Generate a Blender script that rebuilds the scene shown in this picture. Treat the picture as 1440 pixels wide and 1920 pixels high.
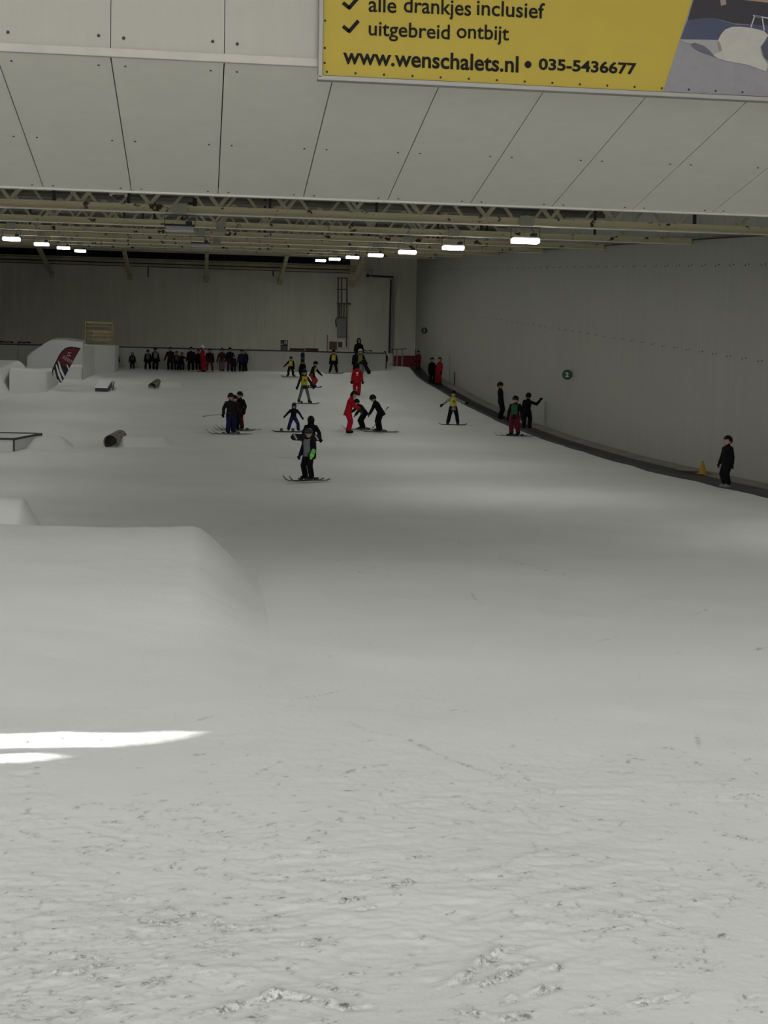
import bpy, bmesh, math, random
import numpy as np
from mathutils import Vector, Matrix, Euler
from mathutils.kdtree import KDTree
from mathutils.bvhtree import BVHTree

for _o in list(bpy.data.objects):
    bpy.data.objects.remove(_o)
scene = bpy.context.scene
COL = scene.collection
random.seed(7)
RNG = np.random.default_rng(7)

# ------------------------------------------------------------------ camera
F = 2700.0                  # focal length in pixels of the 1440 x 1920 frame
SL = 0.10                   # the hall's roof climbs with the piste
EYE = 1.93                  # eye height above the flat run-out
CAM = Vector((0.0, 0.0, EYE))


def _n(v):
    v = np.array(v, float)
    return v / np.linalg.norm(v)


_ca = _n((378 - 720, 960 - 510, -F))
_e = np.array((1.0, -0.031, 0.0))
_cx = _n(_e - _e.dot(_ca) * _ca)
_cn = np.cross(_cx, _ca)
_wa, _wx = _n((0, 1, SL)), np.array((1.0, 0, 0))
_wn = np.cross(_wx, _wa)
ROT = np.column_stack((_wx, _wa, _wn)) @ np.column_stack((_cx, _ca, _cn)).T
cam_data = bpy.data.cameras.new('camera')
cam = bpy.data.objects.new('camera', cam_data)
COL.objects.link(cam)
cam_data.sensor_fit = 'HORIZONTAL'
cam_data.sensor_width = 36.0
cam_data.lens = F * 36.0 / 1440.0
cam_data.clip_end = 400
cam.matrix_world = Matrix.Translation(CAM) @ Matrix(ROT.tolist()).to_4x4()
scene.camera = cam

# ------------------------------------------------------------------ light
world = bpy.data.worlds.new('world')
scene.world = world
world.use_nodes = True
world.node_tree.nodes['Background'].inputs['Color'].default_value = (0.75, 0.85, 1.0, 1)
world.node_tree.nodes['Background'].inputs['Strength'].default_value = 1.0

SUN_DIR = Vector((0.90, -0.10, -0.29)).normalized()      # the way the sunlight travels
sun_data = bpy.data.lights.new('sun', 'SUN')
sun_data.energy = 16.0
sun_data.angle = math.radians(0.25)
sun_data.color = (1.0, 0.97, 0.92)
sun = bpy.data.objects.new('sun', sun_data)
sun.rotation_euler = SUN_DIR.to_track_quat('-Z', 'Y').to_euler()
sun.location = (-30, 10, 25)
COL.objects.link(sun)

# daylight that comes in through the glazed front behind the camera
day_data = bpy.data.lights.new('daylight_front', 'AREA')
day_data.shape = 'RECTANGLE'
day_data.size, day_data.size_y = 25.0, 5.0
day_data.energy = 2800.0
day_data.color = (1.0, 0.985, 0.97)
day = bpy.data.objects.new('daylight_front', day_data)
day.location = (-1.0, -18.1, 4.6)
day.rotation_euler = Vector((0, 1, -0.10)).to_track_quat('-Z', 'Y').to_euler()
COL.objects.link(day)
# daylight that falls through the rooflight over the run-out
roofl_data = bpy.data.lights.new('daylight_roof', 'AREA')
roofl_data.shape = 'RECTANGLE'
roofl_data.size, roofl_data.size_y = 22.0, 9.0
roofl_data.energy = 275.0
roofl_data.color = (1.0, 0.995, 0.99)
roofl = bpy.data.objects.new('daylight_roof', roofl_data)
roofl.location = (-1.0, 8.2, 7.80)
COL.objects.link(roofl)
LAMP_W = 64.0

vs = scene.view_settings
vs.view_transform = 'Standard'
vs.look = 'None'
vs.exposure = 0.0
vs.gamma = 1.0
vs.use_curve_mapping = False

# ------------------------------------------------------------------ helpers
def ray(px, py):
    d = ROT @ np.array((px - 720.0, 960.0 - py, -F))
    return Vector(d / np.linalg.norm(d))


def on_y(px, py, y):
    """the point of the vertical cross plane at distance y seen at a pixel"""
    d = ray(px, py)
    return CAM + d * (y / d.y)


def H(x, y, h):
    """hall coordinates: h is measured from the camera's eye, along the climbing roof"""
    return Vector((x, y, EYE + SL * y + h))


_pz = np.array([-20, 0, 3, 6, 10, 15, 20, 25, 30, 34.5, 39, 45, 52.5, 59, 61, 70, 80, 86, 92, 96, 110], float)
_pd = np.array([-0.07, 1.93, 2.23, 2.52, 2.90, 3.37, 3.82, 4.24, 4.61, 4.90, 5.18, 5.51, 5.81, 5.96, 6.0, 6.0, 5.88, 5.77, 5.62, 5.55, 5.4], float)
_dz = np.linspace(-20, 110, 2601)
_dd = np.interp(_dz, _pz, _pd)
_k = np.exp(-0.5 * (np.linspace(-3, 3, 61)) ** 2)
_dd[30:-30] = np.convolve(_dd, _k / _k.sum(), 'same')[30:-30]


def ground_np(x, y):
    d = np.interp(y, _dz, _dd)
    z = EYE + SL * y - d
    # the hump at the head of the conveyor
    z = z + 0.30 * np.exp(-((x - 12.0) / 2.2) ** 2) * np.exp(-((y - 88.0) / 2.6) ** 2)
    return z


def ground(x, y):
    return float(ground_np(np.array([float(x)]), np.array([float(y)]))[0])


def on_ground(px, py):
    d = ray(px, py)
    lo, hi = 2.0, 2.0
    t = 2.0
    while t < 130:
        p = CAM + d * t
        if p.z < ground(p.x, p.y):
            break
        lo = t
        t += 0.5
    hi = t
    for _ in range(30):
        m = 0.5 * (lo + hi)
        p = CAM + d * m
        if p.z < ground(p.x, p.y):
            hi = m
        else:
            lo = m
    p = CAM + d * hi
    return Vector((p.x, p.y, ground(p.x, p.y)))


def ground_normal(x, y):
    e = 0.2
    return Vector((ground(x - e, y) - ground(x + e, y), ground(x, y - e) - ground(x, y + e), 2 * e)).normalized()


def depth(p):
    return (Vector(p) - CAM).dot(Vector((ROT @ np.array((0, 0, -1.0))).tolist()))


# ------------------------------------------------------------------ materials
MATS = {}


def mat(name, col, rough=0.6, metal=0.0, var=0.0, scale=8.0, bump=0.0, bscale=60.0, col2=None, detail=4.0, emit=0.0):
    if name in MATS:
        return MATS[name]
    m = bpy.data.materials.new(name)
    m.use_nodes = True
    nt = m.node_tree
    b = nt.nodes['Principled BSDF']
    b.inputs['Roughness'].default_value = rough
    b.inputs['Metallic'].default_value = metal
    c = (*col, 1)
    b.inputs['Base Color'].default_value = c
    tc = nt.nodes.new('ShaderNodeTexCoord')
    if var > 0 or col2:
        n = nt.nodes.new('ShaderNodeTexNoise')
        n.inputs['Scale'].default_value = scale
        n.inputs['Detail'].default_value = detail
        nt.links.new(tc.outputs['Object'], n.inputs['Vector'])
        r = nt.nodes.new('ShaderNodeValToRGB')
        r.color_ramp.elements[0].position = 0.3
        r.color_ramp.elements[1].position = 0.7
        c2 = col2 or tuple(max(0, v * (1 - var)) for v in col)
        r.color_ramp.elements[0].color = (*c2, 1)
        r.color_ramp.elements[1].color = c
        nt.links.new(n.outputs['Fac'], r.inputs['Fac'])
        nt.links.new(r.outputs['Color'], b.inputs['Base Color'])
    if bump > 0:
        n2 = nt.nodes.new('ShaderNodeTexNoise')
        n2.inputs['Scale'].default_value = bscale
        n2.inputs['Detail'].default_value = 3
        nt.links.new(tc.outputs['Object'], n2.inputs['Vector'])
        bp = nt.nodes.new('ShaderNodeBump')
        bp.inputs['Strength'].default_value = bump
        bp.inputs['Distance'].default_value = 0.02
        nt.links.new(n2.outputs['Fac'], bp.inputs['Height'])
        nt.links.new(bp.outputs['Normal'], b.inputs['Normal'])
    if emit > 0:
        b.inputs['Emission Color'].default_value = c
        b.inputs['Emission Strength'].default_value = emit
    MATS[name] = m
    return m


def snow_material():
    m = mat('snow', (0.80, 0.805, 0.79), rough=0.8)
    nt = m.node_tree
    b = nt.nodes['Principled BSDF']
    tc = nt.nodes.new('ShaderNodeTexCoord')
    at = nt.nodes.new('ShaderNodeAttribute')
    at.attribute_name = 'dirt_shade'
    big = nt.nodes.new('ShaderNodeTexNoise')
    big.inputs['Scale'].default_value = 0.5
    big.inputs['Detail'].default_value = 6
    nt.links.new(tc.outputs['Object'], big.inputs['Vector'])
    r = nt.nodes.new('ShaderNodeValToRGB')
    r.color_ramp.elements[0].position = 0.35
    r.color_ramp.elements[0].color = (0.775, 0.78, 0.765, 1)
    r.color_ramp.elements[1].position = 0.65
    r.color_ramp.elements[1].color = (0.815, 0.82, 0.81, 1)
    nt.links.new(big.outputs['Fac'], r.inputs['Fac'])
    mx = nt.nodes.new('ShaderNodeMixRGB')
    mx.inputs['Color2'].default_value = (0.20, 0.185, 0.165, 1)  # dark tint: crevice shade and dirt of the scrapes put into the snow colour
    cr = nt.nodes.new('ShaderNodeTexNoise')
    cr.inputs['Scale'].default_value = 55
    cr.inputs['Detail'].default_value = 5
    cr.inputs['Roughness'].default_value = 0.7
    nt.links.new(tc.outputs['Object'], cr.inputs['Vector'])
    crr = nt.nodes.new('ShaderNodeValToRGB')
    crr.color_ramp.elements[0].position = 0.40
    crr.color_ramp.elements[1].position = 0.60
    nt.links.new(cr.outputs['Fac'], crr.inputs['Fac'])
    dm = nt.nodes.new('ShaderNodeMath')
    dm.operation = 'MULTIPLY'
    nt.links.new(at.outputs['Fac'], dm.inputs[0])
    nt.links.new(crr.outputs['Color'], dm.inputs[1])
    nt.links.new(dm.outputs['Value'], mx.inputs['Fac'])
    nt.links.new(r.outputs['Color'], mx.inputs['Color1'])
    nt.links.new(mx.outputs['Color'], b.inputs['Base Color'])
    # fine crust and long skid marks
    n1 = nt.nodes.new('ShaderNodeTexNoise')
    n1.inputs['Scale'].default_value = 30
    n1.inputs['Detail'].default_value = 8
    n1.inputs['Roughness'].default_value = 0.65
    nt.links.new(tc.outputs['Object'], n1.inputs['Vector'])
    mp = nt.nodes.new('ShaderNodeMapping')
    mp.inputs['Scale'].default_value = (0.6, 5.0, 1)
    mp.inputs['Rotation'].default_value = (0, 0, 0.25)
    nt.links.new(tc.outputs['Object'], mp.inputs['Vector'])
    n2 = nt.nodes.new('ShaderNodeTexNoise')
    n2.inputs['Scale'].default_value = 1.6
    n2.inputs['Detail'].default_value = 7
    n2.inputs['Roughness'].default_value = 0.6
    nt.links.new(mp.outputs['Vector'], n2.inputs['Vector'])
    ad = nt.nodes.new('ShaderNodeMath')
    ad.operation = 'MULTIPLY_ADD'
    ad.inputs[1].default_value = 0.5
    nt.links.new(n2.outputs['Fac'], ad.inputs[0])
    nt.links.new(n1.outputs['Fac'], ad.inputs[2])
    bp = nt.nodes.new('ShaderNodeBump')
    bp.inputs['Strength'].default_value = 0.20
    bp.inputs['Distance'].default_value = 0.02
    ad2 = nt.nodes.new('ShaderNodeMath')
    ad2.operation = 'MULTIPLY_ADD'
    ad2.inputs[1].default_value = -3.0
    nt.links.new(dm.outputs['Value'], ad2.inputs[0])
    nt.links.new(ad.outputs['Value'], ad2.inputs[2])
    nt.links.new(ad2.outputs['Value'], bp.inputs['Height'])
    nt.links.new(bp.outputs['Normal'], b.inputs['Normal'])
    return m


def panel_material(name, col, ribs=0.0, streak=0.06):
    """painted sheet: faint vertical streaks and, where asked, fine vertical ribs"""
    m = mat(name, col, rough=0.55)
    nt = m.node_tree
    b = nt.nodes['Principled BSDF']
    tc = nt.nodes.new('ShaderNodeTexCoord')
    geo = nt.nodes.new('ShaderNodeNewGeometry')
    mp = nt.nodes.new('ShaderNodeMapping')
    mp.inputs['Scale'].default_value = (3.0, 3.0, 0.25)
    nt.links.new(geo.outputs['Position'], mp.inputs['Vector'])
    n = nt.nodes.new('ShaderNodeTexNoise')
    n.inputs['Scale'].default_value = 1.3
    n.inputs['Detail'].default_value = 5
    nt.links.new(mp.outputs['Vector'], n.inputs['Vector'])
    r = nt.nodes.new('ShaderNodeValToRGB')
    r.color_ramp.elements[0].position = 0.3
    r.color_ramp.elements[1].position = 0.7
    r.color_ramp.elements[0].color = (*[c * (1 - streak) for c in col], 1)
    r.color_ramp.elements[1].color = (*col, 1)
    nt.links.new(n.outputs['Fac'], r.inputs['Fac'])
    nt.links.new(r.outputs['Color'], b.inputs['Base Color'])
    if ribs > 0:
        w = nt.nodes.new('ShaderNodeTexWave')
        w.bands_direction = 'X'
        w.inputs['Scale'].default_value = ribs
        w.inputs['Distortion'].default_value = 0.0
        nt.links.new(geo.outputs['Position'], w.inputs['Vector'])
        bp = nt.nodes.new('ShaderNodeBump')
        bp.inputs['Strength'].default_value = 0.12
        bp.inputs['Distance'].default_value = 0.004
        nt.links.new(w.outputs['Fac'], bp.inputs['Height'])
        nt.links.new(bp.outputs['Normal'], b.inputs['Normal'])
    return m


def steel_material():
    """cream paint with rust blotches"""
    m = mat('cream_steel', (0.84, 0.76, 0.51), rough=0.55)
    nt = m.node_tree
    b = nt.nodes['Principled BSDF']
    geo = nt.nodes.new('ShaderNodeNewGeometry')
    n = nt.nodes.new('ShaderNodeTexNoise')
    n.inputs['Scale'].default_value = 3.6
    n.inputs['Detail'].default_value = 5
    n.inputs['Roughness'].default_value = 0.6
    nt.links.new(geo.outputs['Position'], n.inputs['Vector'])
    r = nt.nodes.new('ShaderNodeValToRGB')
    el = r.color_ramp.elements
    el[0].position = 0.595
    el[0].color = (0, 0, 0, 1)
    el[1].position = 0.64
    el[1].color = (1, 1, 1, 1)
    nt.links.new(n.outputs['Fac'], r.inputs['Fac'])
    mx = nt.nodes.new('ShaderNodeMixRGB')
    mx.inputs['Color1'].default_value = (0.84, 0.76, 0.51, 1)
    mx.inputs['Color2'].default_value = (0.07, 0.03, 0.015, 1)
    nt.links.new(r.outputs['Color'], mx.inputs['Fac'])
    nt.links.new(mx.outputs['Color'], b.inputs['Base Color'])
    return m


SNOW = snow_material()
STEEL = steel_material()
BLACK = mat('black_plastic', (0.012, 0.012, 0.013), rough=0.5)
DARK = mat('dark_metal', (0.03, 0.03, 0.032), rough=0.5)
WHITE = mat('white_print', (0.75, 0.75, 0.74), rough=0.6)
GALV = mat('grey_metal', (0.32, 0.33, 0.33), rough=0.45, metal=0.3)


# ------------------------------------------------------------------ objects
def tag(o, label=None, cat=None, group=None, kind=None):
    if label:
        o['label'] = label
    if cat:
        o['category'] = cat
    if group:
        o['group'] = group
    if kind:
        o['kind'] = kind
    return o


def empty(name, loc=(0, 0, 0), rz=0.0):
    o = bpy.data.objects.new(name, None)
    o.location = loc
    o.rotation_euler = (0, 0, rz)
    o.empty_display_size = 0.2
    COL.objects.link(o)
    return o


class MB:
    """collects shapes, then links them as one mesh object"""

    def __init__(self):
        self.v, self.f, self.m = [], [], []

    def add(self, vs_, fs, mi=0):
        k = len(self.v)
        self.v += [tuple(p) for p in vs_]
        self.f += [tuple(i + k for i in q) for q in fs]
        self.m += [mi] * len(fs)

    def box(self, c, s, rot=None, mi=0):
        c = Vector(c)
        vs_ = []
        for x in (-.5, .5):
            for y in (-.5, .5):
                for z in (-.5, .5):
                    p = Vector((x * s[0], y * s[1], z * s[2]))
                    if rot is not None:
                        p = rot @ p
                    vs_.append(c + p)
        self.add(vs_, [(0, 1, 3, 2), (4, 6, 7, 5), (0, 4, 5, 1), (2, 3, 7, 6), (0, 2, 6, 4), (1, 5, 7, 3)], mi)

    def bar(self, a, b, w, d=None, mi=0, up=(0, 0, 1)):
        """rectangular bar from a to b"""
        a, b = Vector(a), Vector(b)
        d = d or w
        t = (b - a).normalized()
        up = Vector(up)
        if abs(t.dot(up)) > 0.98:
            up = Vector((0, 1, 0))
        s = t.cross(up).normalized()
        u = s.cross(t)
        vs_ = [p + s * (i * w / 2) + u * (j * d / 2) for p in (a, b) for i, j in ((-1, -1), (1, -1), (1, 1), (-1, 1))]
        self.add(vs_, [(0, 1, 2, 3)[::-1], (4, 5, 6, 7)] + [(i, (i + 1) % 4, 4 + (i + 1) % 4, 4 + i) for i in range(4)], mi)

    def tube(self, pts, rad, n=8, mi=0, cap=True):
        pts = [Vector(p) for p in pts]
        if not hasattr(rad, '__len__'):
            rad = [rad] * len(pts)
        vs_, fs = [], []
        prev = None
        for i, p in enumerate(pts):
            t = (pts[min(i + 1, len(pts) - 1)] - pts[max(i - 1, 0)]).normalized()
            if prev is None:
                u = Vector((0, 0, 1)) if abs(t.z) < 0.9 else Vector((1, 0, 0))
            else:
                u = prev
            s = t.cross(u).normalized()
            u = s.cross(t)
            prev = u
            for k in range(n):
                a = 2 * math.pi * k / n
                vs_.append(p + (s * math.cos(a) + u * math.sin(a)) * rad[i])
        for i in range(len(pts) - 1):
            for k in range(n):
                a, b = i * n + k, i * n + (k + 1) % n
                fs.append((a, b, b + n, a + n))
        if cap:
            fs.append(tuple(range(n))[::-1])
            fs.append(tuple(range((len(pts) - 1) * n, len(pts) * n)))
        self.add(vs_, fs, mi)

    def prism(self, poly, ext, mi=0):
        """closed solid: polygon points (3D) extruded by a vector"""
        n = len(poly)
        ext = Vector(ext)
        vs_ = [Vector(p) for p in poly] + [Vector(p) + ext for p in poly]
        self.add(vs_, [tuple(range(n))[::-1], tuple(range(n, 2 * n))] + [(i, (i + 1) % n, n + (i + 1) % n, n + i) for i in range(n)], mi)

    def ellipsoid(self, c, r, nu=12, nv=8, rot=None, mi=0):
        c = Vector(c)
        vs_, fs = [], []

        def P(x, y, z):
            q = Vector((x * r[0], y * r[1], z * r[2]))
            if rot is not None:
                q = rot @ q
            return c + q
        vs_.append(P(0, 0, -1))
        for j in range(1, nv):
            a = -math.pi / 2 + math.pi * j / nv
            for i in range(nu):
                b = 2 * math.pi * i / nu
                vs_.append(P(math.cos(a) * math.cos(b), math.cos(a) * math.sin(b), math.sin(a)))
        vs_.append(P(0, 0, 1))
        for i in range(nu):
            fs.append((0, 1 + (i + 1) % nu, 1 + i))
        for j in range(nv - 2):
            for i in range(nu):
                a, b = 1 + j * nu + i, 1 + j * nu + (i + 1) % nu
                fs.append((a, b, b + nu, a + nu))
        e = len(vs_) - 1
        k = 1 + (nv - 2) * nu
        for i in range(nu):
            fs.append((k + i, k + (i + 1) % nu, e))
        self.add(vs_, fs, mi)

    def mesh(self, name, mats):
        me = bpy.data.meshes.new(name)
        me.from_pydata([tuple(p) for p in self.v], [], self.f)
        for m in (mats if isinstance(mats, (list, tuple)) else [mats]):
            me.materials.append(m)
        if any(self.m):
            me.polygons.foreach_set('material_index', self.m)
        bm = bmesh.new()
        bm.from_mesh(me)
        bmesh.ops.recalc_face_normals(bm, faces=bm.faces)
        bm.to_mesh(me)
        bm.free()
        return me

    def build(self, name, mats, parent=None, smooth=False, loc=None, bevel=0.0):
        me = self.mesh(name, mats)
        if smooth:
            me.polygons.foreach_set('use_smooth', [True] * len(me.polygons))
        return link(name, me, parent, loc, bevel)


def link(name, me, parent=None, loc=None, bevel=0.0, rot=None):
    o = bpy.data.objects.new(name, me)
    COL.objects.link(o)
    if parent is not None:
        o.parent = parent
    if loc is not None:
        o.location = loc
    if rot is not None:
        o.rotation_euler = rot
    if bevel > 0:
        b = o.modifiers.new('bevel', 'BEVEL')
        b.width = bevel
        b.segments = 2
        b.limit_method = 'ANGLE'
    return o


def text_mesh(s, bold=0.0, name='text'):
    cu = bpy.data.curves.new(name, 'FONT')
    cu.body = s
    cu.size = 1.0
    cu.offset = bold
    cu.resolution_u = 4
    ob = bpy.data.objects.new(name, cu)
    COL.objects.link(ob)
    bpy.context.view_layer.update()
    me = bpy.data.meshes.new_from_object(ob.evaluated_get(bpy.context.evaluated_depsgraph_get()))
    bpy.data.objects.remove(ob)
    return me


def place_text(s, name, parent, origin, ux, uz, width, height, m, bold=0.0, depth_=0.004):
    """lettering as a thin raised mesh; origin is the lower left corner of its ink box"""
    me = text_mesh(s, bold, name)
    co = np.zeros(len(me.vertices) * 3)
    me.vertices.foreach_get('co', co)
    co = co.reshape(-1, 3)
    lo, hi = co.min(0), co.max(0)
    sx = width / (hi[0] - lo[0])
    sy = height / (hi[1] - lo[1])
    ux, uz = Vector(ux).normalized(), Vector(uz).normalized()
    o = Vector(origin)
    for v, c in zip(me.vertices, co):
        v.co = o + ux * ((c[0] - lo[0]) * sx) + uz * ((c[1] - lo[1]) * sy)
    me.materials.clear()
    me.materials.append(m)
    ob = link(name, me, parent)
    sd = ob.modifiers.new('thickness', 'SOLIDIFY')
    sd.thickness = depth_
    sd.offset = 0
    return ob


def vnoise(x, y, seed=0):
    """smooth value noise, 0..1, on numpy arrays"""
    xi, yi = np.floor(x).astype(np.int64), np.floor(y).astype(np.int64)
    xf, yf = x - xi, y - yi
    u, v = xf * xf * (3 - 2 * xf), yf * yf * (3 - 2 * yf)

    def h(a, b):
        n = (a * 374761393 + b * 668265263 + seed * 974711) & 0x7fffffff
        n = ((n ^ (n >> 13)) * 1274126177) & 0x7fffffff
        return ((n ^ (n >> 16)) & 0xffff) / 65535.0
    return (h(xi, yi) * (1 - u) + h(xi + 1, yi) * u) * (1 - v) + (h(xi, yi + 1) * (1 - u) + h(xi + 1, yi + 1) * u) * v


def fbm(x, y, seed=0, n=4):
    s, a, t = 0.0, 1.0, 0.0
    for i in range(n):
        s = s + a * vnoise(x * 2 ** i, y * 2 ** i, seed + i)
        t += a
        a *= 0.5
    return s / t

# ================================================================== the setting
WALL_X, LEFT_X, BACK_Y = 14.04, -16.0, 94.5
ROOF_H = 2.6
P_W = 1.10

# ---- snow floor -----------------------------------------------------------
xs = np.concatenate([np.arange(LEFT_X, -9, 0.35), np.arange(-9, -4, 0.12), np.arange(-4, -2.4, 0.04), np.arange(-2.4, 3.6, 0.0125),
                     np.arange(3.6, 5.5, 0.04), np.arange(5.5, 9, 0.12), np.arange(9, WALL_X, 0.25), [WALL_X]])
ys = [-18.8]
while ys[-1] < BACK_Y + 0.5:
    y = ys[-1]
    ys.append(y + (0.4 if y < 3.6 else max(0.011, 0.00042 * y * y if y < 16 else 0.0045 * y + 0.04)))
ys = np.array(ys)
GX, GY = np.meshgrid(xs, ys)
GZ = ground_np(GX, GY)
DIRT_SHADE = np.zeros_like(GZ)
near = np.clip((30 - GY) / 18, 0, 1)


def swell(x, y):
    return (fbm(x * 0.35, y * 0.35, 3) - 0.5) * 0.10 + (fbm(x * 1.7 + y * 0.5, y * 2.2, 11) - 0.5) * 0.009


GZ += swell(GX, GY)
rough_zone = np.clip((12.5 - GY) / 5.5, 0, 1)
patch = np.clip((fbm(GX * 0.8, GY * 0.8, 31, 3) - 0.44) * 5, 0, 1)
GZ += (fbm(GX * 7 - GY * 2, GY * 13, 17, 4) - 0.5) * 0.013 * rough_zone * (0.25 + 0.75 * patch)
GZ += (fbm(GX * 26, GY * 34, 23, 3) - 0.5) * 0.008 * rough_zone * (0.3 + 0.7 * patch)


def stroke(pts, w, h, dirt_shade=0.5, seed=0, groove=0.6):
    """a scrape: a crumbly ridge with a cut beside it, along a ground polyline"""
    x0, x1 = min(p[0] for p in pts) - 5 * w, max(p[0] for p in pts) + 5 * w
    y0, y1 = min(p[1] for p in pts) - 5 * w, max(p[1] for p in pts) + 5 * w
    i0, i1 = np.searchsorted(xs, (x0, x1))
    j0, j1 = np.searchsorted(ys, (y0, y1))
    if i1 - i0 < 1 or j1 - j0 < 1:
        return
    X, Y = GX[j0:j1, i0:i1], GY[j0:j1, i0:i1]
    best = np.full(X.shape, 1e9)
    side = np.zeros(X.shape)
    along = np.zeros(X.shape)
    L = 0.0
    tot = sum(math.hypot(b[0] - a[0], b[1] - a[1]) for a, b in zip(pts, pts[1:])) or 1e-6
    for a, b in zip(pts, pts[1:]):
        dx, dy = b[0] - a[0], b[1] - a[1]
        ll = math.hypot(dx, dy) or 1e-6
        t = np.clip(((X - a[0]) * dx + (Y - a[1]) * dy) / ll ** 2, 0, 1)
        px, py = X - a[0] - t * dx, Y - a[1] - t * dy
        d = np.hypot(px, py)
        s = (py * dx - px * dy) / ll
        sgn = 1 if dx >= 0 else -1
        k = d < best
        best = np.where(k, d, best)
        side = np.where(k, s * sgn, side)
        along = np.where(k, (L + t * ll) / tot, along)
        L += ll
    taper = np.clip(np.minimum(along, 1 - along) * 5 + 0.15, 0, 1)
    n = fbm(X / w * 0.55 + seed, Y / w * 0.8, seed, 3)
    ww = w * (0.55 + 0.9 * n)
    ridge = np.exp(-((side - 0.5 * w) / ww) ** 2) * np.exp(-np.clip(best - 1.5 * w, 0, 9) ** 2 / ww ** 2)
    cut = np.exp(-((side + 0.8 * w) / (0.8 * ww)) ** 2) * np.exp(-np.clip(best - 1.2 * w, 0, 9) ** 2 / ww ** 2)
    amp = taper * np.clip((n - 0.18) * 2.6, 0.18, 1.25)
    crumb = np.clip((fbm(X / 0.030 + 3.1 * seed, Y / 0.026, seed + 5, 3) - 0.38) * 5.5, 0, 1.4)
    GZ[j0:j1, i0:i1] += h * amp * (0.62 * ridge * (0.25 + 0.75 * crumb) - 0.25 * cut)
    dd = 1.25 * dirt_shade * amp * (0.45 + 0.55 * crumb) * np.exp(-((side + 0.35 * w) / (0.85 * ww)) ** 2) * np.exp(-np.clip(best - 1.0 * w, 0, 9) ** 2 / ww ** 2)  # shade on the near side of each ridge painted as tint, along with dirt
    DIRT_SHADE[j0:j1, i0:i1] = np.maximum(DIRT_SHADE[j0:j1, i0:i1], np.clip(dd, 0, 1))


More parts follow.
